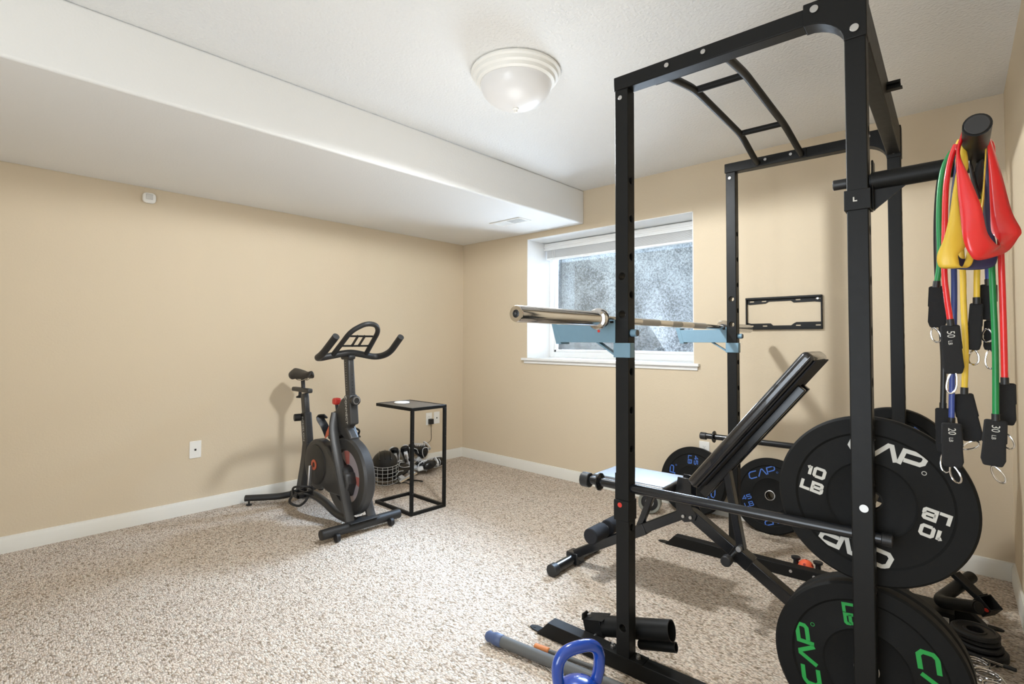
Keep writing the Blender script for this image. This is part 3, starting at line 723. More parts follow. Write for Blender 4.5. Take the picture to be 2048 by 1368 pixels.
for v in (PC - .036, PC + .031):
    put('hinge_plate', prism(nb(), [(-.035, .38), (.0, .362), (.045, .375), (.055, .40), (.03, .44), (.03, .56), (-.03, .56), (-.045, .47)], frame_at((0, v + .005, 0), (1, 0, 0), (0, 0, 1)), .005), BLKG, be, RACK, bevel=.001)
bm = nb()
for u, z in ((-.004, .389), (.03, .39)): cyl(bm, (u, PC - .045, z), (u, PC - .036, z), .0075, .006, n=16)
put_each('bolt', bm, STEEL, be, RACK, bevel=.001)
put('front_leg_beam', beam(nb(), (.0, PC, .40), (-.598, PC, .058), .05, .045), BLKG, be, RACK, bevel=.004)
put('beam_sleeve', beam(nb(), (-.2, PC, .283), (-.27, PC, .243), .057, .053), BLKG, be, RACK, bevel=.003)
put('rear_leg_beam', beam(nb(), (-.005, PC, .415), (.563, PC, .052), .05, .05), BLKG, be, RACK, bevel=.004)
put('beam_sleeve', beam(nb(), (.20, PC, .287), (.275, PC, .239), .058, .058), BLKG, be, RACK, bevel=.003)
put('front_foot', cyl(nb(), (-.61, PC - .21, .031), (-.61, PC + .21, .031), .026, n=28), BLKG, be, RACK)
put('rear_foot', cyl(nb(), (.575, PC - .24, .031), (.575, PC + .24, .031), .028, n=28), BLKG, be, RACK)
for u, hv in ((-.61, .21), (.575, .24)):
    for s in (-1, 1): put('foot_cap', cyl(nb(), (u, PC + s * (hv - .035), .031), (u, PC + s * (hv + .006), .031), .0305, n=28), RUBS, be, RACK, bevel=.004)
put('foot_clamp', box(nb(), (-.645, PC - .035, .006), (-.572, PC + .035, .066)), BLKG, be, RACK, bevel=.006)
bm = nb()
for v in (PC - .02, PC + .012): cyl(bm, (-.648, v, .036), (-.642, v, .036), .008, n=16)
for u in (-.62, -.6): cyl(bm, (u, PC - .041, .045), (u, PC - .034, .045), .008, n=16)
put_each('bolt', bm, STEEL, be, RACK)
put('seat_strut', beam(nb(), (-.165, PC, .46), (-.24, PC, .27), .032, .028, (1, 0, 0)), BLKG, be, RACK, bevel=.003)
# incline strut
put('incline_strut', beam(nb(), (.185, PC - .02, .62), (.243, PC - .02, .30), .042, .03, (1, 0, 0)), BLKG, be, RACK, bevel=.003)
bm = nb(); cyl(bm, (.150, PC - .075, .642), (.150, PC + .06, .642), .009, n=18); cyl(bm, (.24, PC - .06, .309), (.24, PC - .038, .309), .011, n=18)
put_each('pivot_bolt', bm, STEEL, be, RACK, bevel=.001)
k = put('adjust_knob', cyl(nb(), (.21, PC - .13, .272), (.21, PC - .095, .272), .022, n=16), BPLA, be, RACK, bevel=.004)
put('knob_pin', cyl(nb(), (.21, PC - .096, .272), (.21, PC - .024, .272), .008, n=16), CHROME, k, RACK)
for a, b_ in ((.52, .64), (.68, .79)):
    put('foam_roller', cyl(nb(), (-.43, a, .222), (-.43, b_, .222), .039, n=32), FOAM, be, RACK, bevel=.006, seg=3)
put('roller_axle', cyl(nb(), (-.43, .523, .222), (-.43, .797, .222), .0125, n=20), GREYF, be, RACK)
put('roller_bracket', beam(nb(), (-.43, PC, .222), (-.45, PC, .15), .03, .03, (1, 0, 0)), BLKG, be, RACK)

# ---------------------------------------------------------------- resistance bands
WVs = lambda L: [V(p) for p in L]
def cuff(t, a, b, wdt, label=None, th=.010):
    a, b = V(a), V(b); d = (a - b).normalized(); x = V((.99, .05, 0)); x = (x - d * x.dot(d)).normalized()
    L = (a - b).length; M = frame_at(b, x, d)
    pl = [(-wdt * .38, 0), (wdt * .38, 0), (wdt * .5, L * .14), (wdt * .46, L * .5), (wdt * .5, L * .52), (wdt * .46, L * .97), (wdt * .40, L), (-wdt * .40, L), (-wdt * .46, L * .97), (-wdt * .5, L * .52), (-wdt * .46, L * .5), (-wdt * .5, L * .14)]
    c = put('cuff', prism(nb(), pl, M @ Matrix.Translation((0, 0, -th / 2)), th), NYL, t, bevel=.004, seg=3)
    sg = 1 if (M.to_3x3() @ V((0, 0, 1))).y < 0 else -1
    if label:
        TM_ = M @ Matrix.Translation((0, L * .74, sg * th / 2)) @ (Matrix.Rotation(-PI / 2, 4, 'Z') if sg > 0 else Matrix.Rotation(PI, 4, 'Y') @ Matrix.Rotation(PI / 2, 4, 'Z'))
        bm = text_bm(label, .021, TM_ @ Matrix.Translation((-.008, 0, .0004)), sx=.8)
        b2 = text_bm('LB', .011, TM_ @ Matrix.Translation((.012, -.002, .0004)), sx=.9)
        me = bpy.data.meshes.new('x'); b2.to_mesh(me); b2.free(); bm.from_mesh(me); bpy.data.meshes.remove(me)
        put('weight_print', bm, LTXT, c, smooth=False)
    return c
def carab(t, a, b, wdt=.017):
    a, b = V(a), V(b); d = (b - a).normalized(); x = V((.9, -.45, 0)); x = (x - d * x.dot(d)).normalized(); L = (b - a).length
    pts = []
    for i in range(24):
        an = i * 2 * PI / 24; w_ = wdt * (.62 + .38 * (-math.cos(an)) * .5 + .19)
        pts.append(a + d * (L / 2 - L / 2 * math.cos(an)) + x * math.sin(an) * w_ * .75)
    put('carabiner', sweep(nb(), pts, circ(.0022, 8), True), CHROME, t)
def tband(label, path, mat, cuffs, clips, r=.0062):
    t = thing('resistance_tube', label, 'resistance band', (3.99, -1.93, .9), group='tube bands with clip cuffs')
    put('rubber_tube', sweep(nb(), smoothpath(path, 5), circ(r, 12)), mat, t)
    for e, s in ((path[0], path[1]), (path[-1], path[-2])):
        d = (V(e) - V(s)).normalized(); put('tube_end', cyl(nb(), V(e) - d * .012, V(e) + d * .004, r * 1.2, n=14), BPLA, t)
    for a, b_, w_, lab in cuffs: cuff(t, a, b_, w_, lab)
    for a, b_ in clips: carab(t, a, b_)
    return t
tband('green rubber tube band with a 30 LB cuff hanging at the right',
      [(3.9171, -1.9499, 1.316), (3.9251, -1.9496, 1.379), (3.9251, -1.9496, 1.478), (3.9281, -1.9494, 1.552), (3.9361, -1.9491, 1.606), (3.9511, -1.9484, 1.64), (3.9611, -1.948, 1.64), (3.991, -1.9466, 1.66), (4.021, -1.9453, 1.64), (4.012, -1.9457, 1.572), (4.017, -1.9455, 1.453), (4.019, -1.9454, 1.323), (4.021, -1.9453, 1.16), (4.019, -1.9454, 1.0)], GRN,
      [((3.9152, -1.885, 1.321), (3.9132, -1.885, 1.215), 0.038, None), ((4.019, -1.9454, 0.998), (4.012, -1.9457, 0.891), 0.044, '30')],
      [((3.9052, -1.8854, 1.215), (3.9142, -1.885, 1.178)), ((4.012, -1.9457, 0.891), (4.03, -1.9449, 0.855))])
tband('red rubber tube band with a 50 LB cuff hanging at the left',
      [(3.9437, -1.9638, 1.221), (3.9368, -1.9641, 1.292), (3.9338, -1.9642, 1.352), (3.9368, -1.9641, 1.474), (3.9407, -1.9639, 1.559), (3.9497, -1.9635, 1.618), (3.9607, -1.963, 1.652), (3.9617, -1.963, 1.64), (3.9917, -1.9616, 1.66), (4.0217, -1.9603, 1.64), (4.0227, -1.9602, 1.578), (4.0327, -1.9598, 1.471), (4.0347, -1.9597, 1.367), (4.0357, -1.9597, 1.229), (4.0357, -1.9597, 1.086)], RED,
      [((3.9417, -1.9639, 1.219), (3.9477, -1.9636, 1.102), 0.04, '50'), ((4.038, -1.8995, 1.082), (4.035, -1.8996, 0.983), 0.038, None)],
      [((3.9477, -1.9636, 1.109), (3.9397, -1.9639, 1.055)), ((4.034, -1.8997, 0.964), (4.044, -1.8992, 0.928))])
tband('blue rubber tube band with a 20 LB cuff at its left end',
      [(3.9381, -1.904, 0.979), (3.9411, -1.9038, 1.084), (3.9471, -1.9036, 1.233), (3.9491, -1.9035, 1.357), (3.9481, -1.9035, 1.495), (3.96, -1.903, 1.619), (3.9591, -1.903, 1.64), (3.989, -1.9017, 1.66), (4.019, -1.9003, 1.64), (4.009, -1.9008, 1.608), (4.011, -1.9007, 1.522), (4.011, -1.9007, 1.401), (4.012, -1.9007, 1.318)], BLU,
      [((3.9394, -1.9339, 0.981), (3.9404, -1.9339, 0.874), 0.042, '20'), ((4.012, -1.9007, 1.317), (4.008, -1.9008, 1.232), 0.034, None)],
      [((3.9374, -1.934, 0.879), (3.9504, -1.9334, 0.838)), ((4.007, -1.9009, 1.21), (4.008, -1.9008, 1.179))])
tband('thin yellow tube band with blank black cuffs',
      [(3.9644, -1.9328, 1.057), (3.9684, -1.9326, 1.159), (3.9664, -1.9327, 1.28), (3.9664, -1.9327, 1.353), (3.9604, -1.933, 1.488), (3.9614, -1.9329, 1.599), (3.9684, -1.9326, 1.671), (3.9604, -1.933, 1.64), (3.9904, -1.9317, 1.66), (4.0203, -1.9303, 1.64), (4.0053, -1.931, 1.589), (3.9984, -1.9313, 1.47), (3.9924, -1.9316, 1.351), (3.9904, -1.9317, 1.273)], YEL,
      [((3.9592, -1.883, 1.05), (3.9761, -1.8822, 0.935), 0.044, None), ((3.9899, -1.9217, 1.272), (3.9829, -1.922, 1.159), 0.027, None)],
      [((3.9572, -1.8831, 0.914), (3.9881, -1.8817, 0.933)), ((3.9839, -1.9219, 1.159), (3.9819, -1.922, 1.124))])
tband('black rubber tube band farthest left among the hanging tubes',
      [(3.921, -1.8797, 1.012), (3.924, -1.8796, 1.132), (3.919, -1.8798, 1.26), (3.915, -1.88, 1.363), (3.916, -1.8799, 1.492), (3.924, -1.8796, 1.594), (3.94, -1.8788, 1.645), (3.9579, -1.878, 1.64), (3.9879, -1.8767, 1.66), (4.0179, -1.8754, 1.64), (4.0079, -1.8758, 1.59), (4.0119, -1.8756, 1.465), (4.0129, -1.8756, 1.33), (4.0129, -1.8756, 1.232)], BLKL,
      [((3.9212, -1.8847, 1.011), (3.9222, -1.8846, 0.9), 0.034, None), ((4.0131, -1.8806, 1.23), (4.0111, -1.8807, 1.159), 0.024, None)],
      [((3.9222, -1.8846, 0.9), (3.9242, -1.8846, 0.85)), ((4.0121, -1.8806, 1.159), (4.0121, -1.8806, 1.114))])

def ribbon(label, rows, mat, th=.0013):
    A = smoothpath([a for a, b in rows], 5); B = smoothpath([b for a, b in rows], 5)
    # close over the handle
    bm = nb(); R = []
    for a, b in zip(A, B): R.append([bm.verts.new(a.lerp(b, k / 4) + V((0, -.004 * math.sin(PI * k / 4), 0))) for k in range(5)])
    for p, q in zip(R[:-1], R[1:]):
        for k in range(4): bm.faces.new((p[k], p[k + 1], q[k + 1], q[k]))
    p, q = R[-1], R[0]
    for k in range(4): bm.faces.new((p[k], p[k + 1], q[k + 1], q[k]))
    o = put('loop_band', bm, mat, solid=th, ang=80); return props(o, label, 'resistance band', 'flat latex loop bands')
ribbon('broad red latex loop band, the largest, flaring to the right',
       [((3.9772, -2.0624, 1.657), (3.9852, -2.062, 1.658)), ((3.9726, -2.0726, 1.639), (3.9776, -2.0724, 1.632)), ((3.9651, -2.0829, 1.601), (3.9711, -2.0827, 1.594)), ((3.9655, -2.0929, 1.532), (3.9865, -2.092, 1.537)), ((3.97, -2.1027, 1.459), (4.0039, -2.1012, 1.47)), ((3.9744, -2.1125, 1.4), (4.0119, -2.1009, 1.415)), ((3.9834, -2.1121, 1.369), (4.0235, -2.0903, 1.39)), ((3.9959, -2.1016, 1.354), (4.0326, -2.0699, 1.385)), ((4.0266, -2.0702, 1.363), (4.0332, -2.0399, 1.392)), ((4.0468, -2.0292, 1.379), (4.0323, -2.0199, 1.4)), ((4.0624, -1.9985, 1.408), (4.0254, -2.0002, 1.416)), ((4.068, -1.9883, 1.426), (4.019, -1.9904, 1.433)), ((4.0535, -1.9789, 1.473), (4.018, -1.9905, 1.48)), ((4.039, -1.9895, 1.555), (4.0175, -2.0005, 1.551)), ((4.0269, -2.0101, 1.611), (4.0163, -2.0206, 1.608)), ((4.0167, -2.0506, 1.644), (4.0147, -2.0507, 1.637)), ((4.0071, -2.061, 1.659), (4.0091, -2.0609, 1.653))], RED)
ribbon('yellow latex loop band curling at the lower left of the bunch',
       [((3.9784, -2.0223, 1.66), (3.9824, -2.0221, 1.663)), ((3.9748, -2.0324, 1.651), (3.9788, -2.0323, 1.638)), ((3.9693, -2.0427, 1.608), (3.9833, -2.0421, 1.572)), ((3.9577, -2.0532, 1.528), (3.9657, -2.0529, 1.53)), ((3.9492, -2.0636, 1.46), (3.9702, -2.0627, 1.451)), ((3.9397, -2.0741, 1.411), (3.9772, -2.0624, 1.396)), ((3.9287, -2.0745, 1.38), (3.9646, -2.0729, 1.374)), ((3.9277, -2.0746, 1.359), (3.9646, -2.0729, 1.36)), ((3.9354, -2.0692, 1.346), (3.9674, -2.0678, 1.347)), ((3.9643, -2.0429, 1.347), (3.9803, -2.0422, 1.347)), ((3.9728, -2.0325, 1.357), (3.9878, -2.0319, 1.362)), ((3.9799, -2.0122, 1.4), (3.9899, -2.0118, 1.393)), ((3.9915, -2.0017, 1.459), (3.9985, -2.0014, 1.458)), ((4.0035, -2.0011, 1.492), (4.0065, -2.001, 1.489)), ((4.0089, -2.0109, 1.554), (4.0109, -2.0108, 1.553)), ((4.0124, -2.0208, 1.609), (4.0144, -2.0207, 1.614)), ((4.0114, -2.0208, 1.65), (4.0144, -2.0207, 1.651))], YEL)
ribbon('navy latex loop band inside the red and yellow ones',
       [((3.9721, -1.9925, 1.666), (3.9701, -1.9926, 1.658)), ((3.9595, -2.0031, 1.591), (3.9635, -2.0029, 1.577)), ((3.95, -2.0135, 1.499), (3.955, -2.0133, 1.493)), ((3.9464, -2.0237, 1.408), (3.9584, -2.0232, 1.407)), ((3.9484, -2.0236, 1.372), (3.9644, -2.0229, 1.373)), ((3.9544, -2.0233, 1.349), (3.9789, -2.0122, 1.37)), ((3.9884, -2.0218, 1.342), (3.9925, -2.0016, 1.371)), ((4.0179, -2.0105, 1.346), (4.016, -1.9906, 1.375)), ((4.0274, -2.0001, 1.362), (4.0161, -1.9705, 1.401)), ((4.0276, -1.98, 1.398), (4.0107, -1.9608, 1.433)), ((4.0191, -1.9704, 1.46), (4.0077, -1.9609, 1.478)), ((4.0186, -1.9804, 1.547), (4.0091, -1.9709, 1.551)), ((4.016, -1.9906, 1.604), (4.011, -1.9908, 1.605)), ((4.015, -1.9906, 1.655), (4.012, -1.9907, 1.654))], NAVY)
ribbon('short black strap looped close under the dip handle',
       [((3.9901, -1.9717, 1.664), (3.9941, -1.9715, 1.665)), ((3.9822, -1.9721, 1.611), (3.9871, -1.9718, 1.607)), ((3.9841, -1.972, 1.58), (3.9891, -1.9717, 1.592)), ((3.9891, -1.9717, 1.543), (3.9931, -1.9716, 1.567)), ((3.9971, -1.9714, 1.51), (4.0031, -1.9711, 1.513)), ((4.0059, -1.966, 1.541), (3.9899, -1.9667, 1.559)), ((4.0077, -1.9609, 1.578), (3.9957, -1.9614, 1.596)), ((4.0087, -1.9609, 1.614), (4.0027, -1.9611, 1.622)), ((4.0117, -1.9607, 1.656), (4.0077, -1.9609, 1.657))], BLKL)


# ---------------------------------------------------------------- exercise bike
bk = thing('exercise_bike', 'dark grey stationary exercise bike facing the room by the left wall', 'exercise bike', (.65, -1.84, 0))
BY = -1.845
FC = V((1.0, BY, .318)); FR = .243
FMx = frame_at(FC, (1, 0, 0), (0, 0, 1))     # z -> -y
put('flywheel_rim', lathe(nb(), [(FR * .66, -.02), (FR * .70, -.036), (FR * .95, -.038), (FR, -.024), (FR, .024), (FR * .95, .038), (FR * .70, .036), (FR * .66, .02), (FR * .66, -.02)], FMx, 72), BIKE, bk)
fd = put('flywheel_disc', lathe(nb(), [(0, -.008), (FR * .67, -.008), (FR * .67, .008), (0, .008)], FMx, 64), FLY, bk)
for an in (1.75, -.15):
    bm = nb(); prism(bm, [(FR * .3, -.02), (FR * .64, -.034), (FR * .64, .034), (FR * .3, .02)], FMx @ Matrix.Rotation(an, 4, 'Z') @ Matrix.Translation((0, 0, .0082)), .0006); put('disc_decal', bm, M_('faded_red_decal', srgb(178, 104, 96), .4) if an > 1 else bpy.data.materials['faded_red_decal'], fd, smooth=False)
bm = lathe(nb(), [(0, -.07), (.062, -.07), (.07, -.06), (.07, .06), (.062, .07), (0, .07)], FMx, 40); put('wheel_hub', bm, BIKED, bk)
# left and right fork blades
for s in (-1, 1):
    y0 = BY + s * .062
    pts = [(.865, BY + s * .03, .70), (.9, y0, .60), (.985, y0 + s * .014, .43), (1.05, y0 + s * .014, .28), (1.10, y0 + s * .01, .15), (1.145, y0 + s * .012, .05)]
    bm = sweep(nb(), smoothpath(pts, 6), [(a, b) for a, b in circ(.017, 12, .032)], upv=(0, 1, 0)); put('fork_blade', bm, BIKE, bk)
# upper body between fork and head tube
poly = [(.80, .70), (.86, .72), (.93, .80), (1.01, .835), (1.05, .66), (1.0, .62), (1.06, .56), (1.02, .52), (.93, .575), (.86, .52), (.76, .52)]
put('front_shroud', prism(nb(), poly, frame_at((0, BY + .032, 0), (1, 0, 0), (0, 0, 1)), .064), BIKE, bk, bevel=.014, seg=3)
# chain guard: big disc + tapering body to the wheel hub
gy = BY - .085
GM2 = frame_at((.695, gy + .05, .352), (1, 0, 0), (0, 0, 1))
pts = [(math.cos(a) * .165, math.sin(a) * .165) for a in [PI * .32 + i * (PI * 1.36) / 20 for i in range(21)]]
pts = pts + [(.16, -.155), (.36, -.15), (.40, -.06), (.38, .0), (.30, .02), (.22, .07), (.14, .13)]
put('chain_guard', prism(nb(), pts, GM2 @ Matrix.Translation((0, 0, -.035)), .075), BIKE, bk, bevel=.015, seg=3)
put('guard_disc', lathe(nb(), [(0, .03), (.128, .03), (.134, .036), (.13, .046), (.12, .05), (.05, .052), (0, .052)], GM2, 56), BIKED, bk)
put('crank_ring', lathe(nb(), [(.018, .052), (.034, .052), (.034, .056), (.018, .056), (.018, .052)], GM2, 32), COPPER, bk)
GC = GM2 @ V((0, 0, .05))
# cranks and pedals
for s, dv in ((-1, V((.0, 0, -1))), (1, V((0, 0, 1)))):
    a = GC if s < 0 else V((GC.x, BY + .07, GC.z)); yy = s * .045
    c0 = a + V((0, yy * .6, 0)); c1 = c0 + dv * .165 + V((.01, s * .012, 0))
    cr_ = put('crank_arm', beam(nb(), c0, c1, .016, .024, (0, 1, 0)), ALU if s < 0 else BIKED, bk, bevel=.005)
    pc = c1 + V((0, s * .05, 0))
    put('pedal_axle', cyl(nb(), c1, pc + V((0, s * .03, 0)), .007, n=12), CHROME, cr_)
    bm = nb()
    for dx in (-.052, .04): box(bm, (pc.x + dx, pc.y - .052, pc.z - .016), (pc.x + dx + .012, pc.y + .052, pc.z + .016))
    for dy in (-.052, -.006, .04): box(bm, (pc.x - .052, pc.y + dy, pc.z - .016), (pc.x + .052, pc.y + dy + .012, pc.z + .016))
    box(bm, (pc.x - .045, pc.y - .045, pc.z - .022), (pc.x + .045, pc.y + .045, pc.z - .012))
    pe = put('pedal', bm, BPLA, cr_, bevel=.002)
    bm = nb()
    tube(bm, smoothpath([(pc.x - .01, pc.y - .05, pc.z), (pc.x + .02, pc.y - .062, pc.z + .05), (pc.x + .075, pc.y - .02, pc.z + .06), (pc.x + .08, pc.y + .03, pc.z + .04), (pc.x + .04, pc.y + .05, pc.z)], 6), .007, n=8)
    tube(bm, smoothpath([(pc.x + .03, pc.y - .05, pc.z), (pc.x + .09, pc.y - .03, pc.z + .02), (pc.x + .11, pc.y, pc.z + .01), (pc.x + .085, pc.y + .035, pc.z - .005), (pc.x + .03, pc.y + .05, pc.z)], 6), .006, n=8)
    tube(bm, smoothpath([(pc.x - .03, pc.y - .045, pc.z - .01), (pc.x - .06, pc.y - .05, pc.z - .06), (pc.x - .02, pc.y - .01, pc.z - .085), (pc.x + .02, pc.y + .02, pc.z - .05), (pc.x + .02, pc.y + .04, pc.z)], 6), .008, n=8)
    put('toe_cage', bm, BPLA, pe)
# frame spine and stabilisers
put('frame_spine', sweep(nb(), smoothpath([(.24, BY, .055), (.38, BY, .07), (.52, BY, .10), (.68, BY, .085), (.86, BY, .045), (1.10, BY, .045)], 6), circ(.027, 16)), BIKE, bk)
put('seat_tube_base', sweep(nb(), smoothpath([(.33, BY, .07), (.37, BY, .2), (.41, BY, .34), (.43, BY, .46)], 6), rect(.055, .075)), BIKE, bk, bevel=.01)
put('rear_stabilizer', sweep(nb(), fillet([(.085, BY - .29, .05), (.20, BY - .13, .05), (.235, BY - .07, .055), (.235, BY + .07, .055), (.20, BY + .13, .05), (.085, BY + .29, .05)], .05), circ(.028, 18, .022)), BIKED, bk)
put('front_stabilizer', cyl(nb(), (1.15, BY - .265, .052), (1.15, BY + .265, .052), .030, n=28), BIKED, bk)
for s in (-1, 1):
    put('end_cap', cyl(nb(), (1.15, BY + s * .262, .052), (1.15, BY + s * .27, .052), .0285, n=28), BPLA, bk, bevel=.002)
    put('transport_wheel', cyl(nb(), (1.185, BY + s * .185 - .012, .026), (1.185, BY + s * .185 + .012, .026), .025, n=24), BPLA, bk, bevel=.003)
    put('level_foot', lathe(nb(), [(0, 0), (.02, 0), (.02, .008), (.006, .012), (.006, .03), (0, .03)], Matrix.Translation((.10 if s else 0, BY + s * .27, 0)), 20), BPLA, bk)
put('support_leg', cyl(nb(), (1.13, BY + .085, .06), (1.06, BY + .075, .25), .022, n=20), BIKE, bk)
put('base_plate', box(nb(), (1.10, BY - .10, .078), (1.19, BY + .10, .084)), BIKED, bk, bevel=.002)
# seat post
sd = (V((.363, BY, .797)) - V((.424, BY, .46))).normalized()
sp0 = V((.428, BY, .44))
st = put('seat_sleeve', beam(nb(), sp0, sp0 + sd * .225, .055, .075, (1, 0, 0)), BIKE, bk, bevel=.012, seg=3)
put('seat_post', beam(nb(), sp0 + sd * .2, sp0 + sd * .36, .04, .058, (1, 0, 0)), BIKE, bk, bevel=.01, seg=3)
put('seat_knob', cyl(nb(), sp0 + sd * .19 + V((-.02, -.03, 0)), sp0 + sd * .19 + V((-.03, -.075, 0)), .026, n=20), BPLA, bk, bevel=.005)
top = sp0 + sd * .37
put('seat_slider', beam(nb(), top + V((-.17, 0, .012)), top + V((.09, 0, .012)), .04, .032), BIKE, bk, bevel=.01, seg=3)
put('slider_knob', lathe(nb(), [(0, 0), (.026, .004), (.028, .012), (.012, .02), (.01, .05), (0, .05)], Matrix.Translation(top + V((-.07, 0, -.05))), 20), BPLA, bk)
put('saddle_clamp', cyl(nb(), top + V((-.02, 0, .02)), top + V((-.03, 0, .095)), .014, n=16), BPLA, bk)
bm = nb()
for s in (-1, 1): tube(bm, smoothpath([top + V((-.12, s * .035, .108)), top + V((-.07, s * .022, .085)), top + V((0, s * .02, .085)), top + V((.06, s * .01, .10))], 6), .0035, n=8)
put('saddle_rails', bm, CHROME, bk)
bm = nb(); rows = []
for i in range(15):
    t_ = i / 14; xx = top.x - .165 + .275 * t_
    wd_ = (.088 * math.sin(min(t_ * 2.6 + .45, PI / 2)) * (1 if t_ < .3 else 1) if t_ < .42 else .088 * (1 - ((t_ - .42) / .58) ** .8 * .76)) * (.55 + .45 * min(1, t_ * 9)) * (1 if t_ < .93 else .8)
    zz = top.z + .138 + .012 * math.cos(t_ * 5); dp = .072 if t_ < .5 else .045
    if i == 0 or i == 14: dp *= .5
    row = []
    for j in range(16):
        an = 2 * PI * j / 16; cx, sz = math.cos(an), math.sin(an)
        row.append(bm.verts.new((xx, BY + wd_ * cx, zz + (sz * .018 if sz > 0 else sz * dp * (abs(cx) ** 1.2 * .9 + .1)) - .02 * abs(cx) ** 2)))
    rows.append(row)
for p, q in zip(rows[:-1], rows[1:]):
    for j in range(16): bm.faces.new((p[j], p[(j + 1) % 16], q[(j + 1) % 16], q[j]))
bm.faces.new(rows[0][::-1]); bm.faces.new(rows[-1])
put('saddle', bm, M_('brown_black_saddle', srgb(40, 36, 33), .55), bk, sub=1, ang=80)
# handlebar post
hd = (V((.962, BY, 1.083)) - V((1.018, BY, .641))).normalized(); h0 = V((1.018, BY, .641))
hs = put('handlebar_sleeve', beam(nb(), h0, h0 + hd * .19, .06, .075, (1, 0, 0)), BIKE, bk, bevel=.012, seg=3)
put('handlebar_post', beam(nb(), h0 + hd * .17, h0 + hd * .43, .044, .06, (1, 0, 0)), BIKE, bk, bevel=.01, seg=3)
FMt = frame_at(h0 + hd * .095 + V((-.012, -.0305, 0)), -hd, V((hd.z, 0, -hd.x)))
Mh = frame_at(h0 + hd * .095 + V((-.005, -.0336, 0)), -hd, hd.cross(V((0, 1, 0))) * 1)
if (Mh.to_3x3() @ V((0, 0, 1))).y > 0: Mh = frame_at(h0 + hd * .095 + V((-.005, -.0336, 0)), -hd, -hd.cross(V((0, 1, 0))))
put('brand_print', text_bm('CONNECT', .029, Mh, sx=1.25), LTXT, hs, smooth=False)
ms_ = frame_at(sp0 + sd * .11 + V((0, -.0288, 0)), -sd, sd.cross(V((0, 1, 0))))
if (ms_.to_3x3() @ V((0, 0, 1))).y > 0: ms_ = frame_at(sp0 + sd * .11 + V((0, -.0288, 0)), -sd, -sd.cross(V((0, 1, 0))))
put('brand_print', text_bm('ECHELON', .029, ms_, sx=1.35), LTXT, st, smooth=False)
bm = nb()
for i in range(12): p = h0 + hd * (.22 + i * .016) + V((-.004, -.0222, 0)); box(bm, p - V((.005, .0006, .0008)), p + V((.005, .0002, .0008)))
put('scale_marks', bm, LTXT, bk, smooth=False)
bm = nb()
for i in range(6): p = h0 + hd * (.205 + i * .022) + V((.03, 0, .003)); cyl(bm, p - V((.002, 0, 0)), p + V((.0006, 0, 0)), .004, n=10)
put_each('adjust_hole', bm, BPLA, bk)
kn = put('handlebar_knob', cyl(nb(), h0 + hd * .155 + V((.03, 0, 0)), h0 + hd * .155 + V((.075, -.004, .004)), .03, n=28), BPLA, bk, bevel=.006)
put('knob_ring', lathe(nb(), [(.018, 0), (.024, 0), (.024, .002), (.018, .002), (.018, 0)], frame_at(h0 + hd * .155 + V((.0755, -.004, .004)), (0, 1, 0), (0, 0, 1)), 28), ALU, kn)
put('stop_lever', cyl(nb(), (.835, BY, .70), (.822, BY, .755), .011, n=16), BIKED, bk)
put('stop_knob', box(nb(), (.796, BY - .024, .752), (.846, BY + .024, .796)), REDP, bk, bevel=.013, seg=4)
# handlebar
hc = h0 + hd * .44
put('handlebar_clamp', beam(nb(), hc + V((-.06, 0, -.012)), hc + V((.05, 0, -.008)), .05, .03), BIKED, bk, bevel=.012, seg=3)
bar = [(1.215, BY - .225, 1.20), (1.07, BY - .235, 1.09), (.95, BY - .215, 1.062), (.97, BY - .09, 1.085), (.985, BY, 1.10), (.97, BY + .09, 1.085), (.95, BY + .215, 1.062), (1.07, BY + .235, 1.09), (1.215, BY + .225, 1.20)]
put('handlebar', sweep(nb(), fillet(bar, .07, 6), circ(.021, 16)), BIKED, bk)
put('device_loop', sweep(nb(), fillet([(.975, BY - .115, 1.085), (1.14, BY - .085, 1.235), (1.20, BY - .02, 1.28), (1.20, BY + .05, 1.275), (1.15, BY + .1, 1.235), (.985, BY + .115, 1.09)], .06, 6), circ(.0155, 14)), BIKED, bk)
bm = nb()
for t_, hw in ((.25, .1), (.62, .085)):
    cx = .99 + .19 * t_; cz = 1.10 + .165 * t_; beam(bm, (cx, BY - hw, cz), (cx, BY + hw, cz), .012, .012)
for dy in (-.02, .028): beam(bm, (1.035, BY + dy, 1.14), (1.11, BY + dy, 1.205), .018, .006, (0, 1, 0))
put('device_rest', bm, BPLA, bk, bevel=.002)
put('console_puck', lathe(nb(), [(0, 0), (.028, 0), (.03, .01), (.022, .018), (0, .02)], Matrix.Translation(hc + V((.0, 0, .008))), 24), BPLA, bk)
# bottle holder behind the lever
bm = sweep(nb(), smoothpath([(.70, BY + .01, .53), (.70, BY - .02, .60), (.665, BY - .035, .655), (.70, BY - .01, .665)], 5), rect(.05, .008)); put('bottle_holder', bm, BPLA, bk)
put('holder_decal', prism(nb(), [(0, 0), (.05, .03), (.06, .1), (.02, .05)], frame_at((.735, BY - .034, .52), (1, 0, 0), (0, 0, 1)), .002), COPPER, bk, smooth=False)

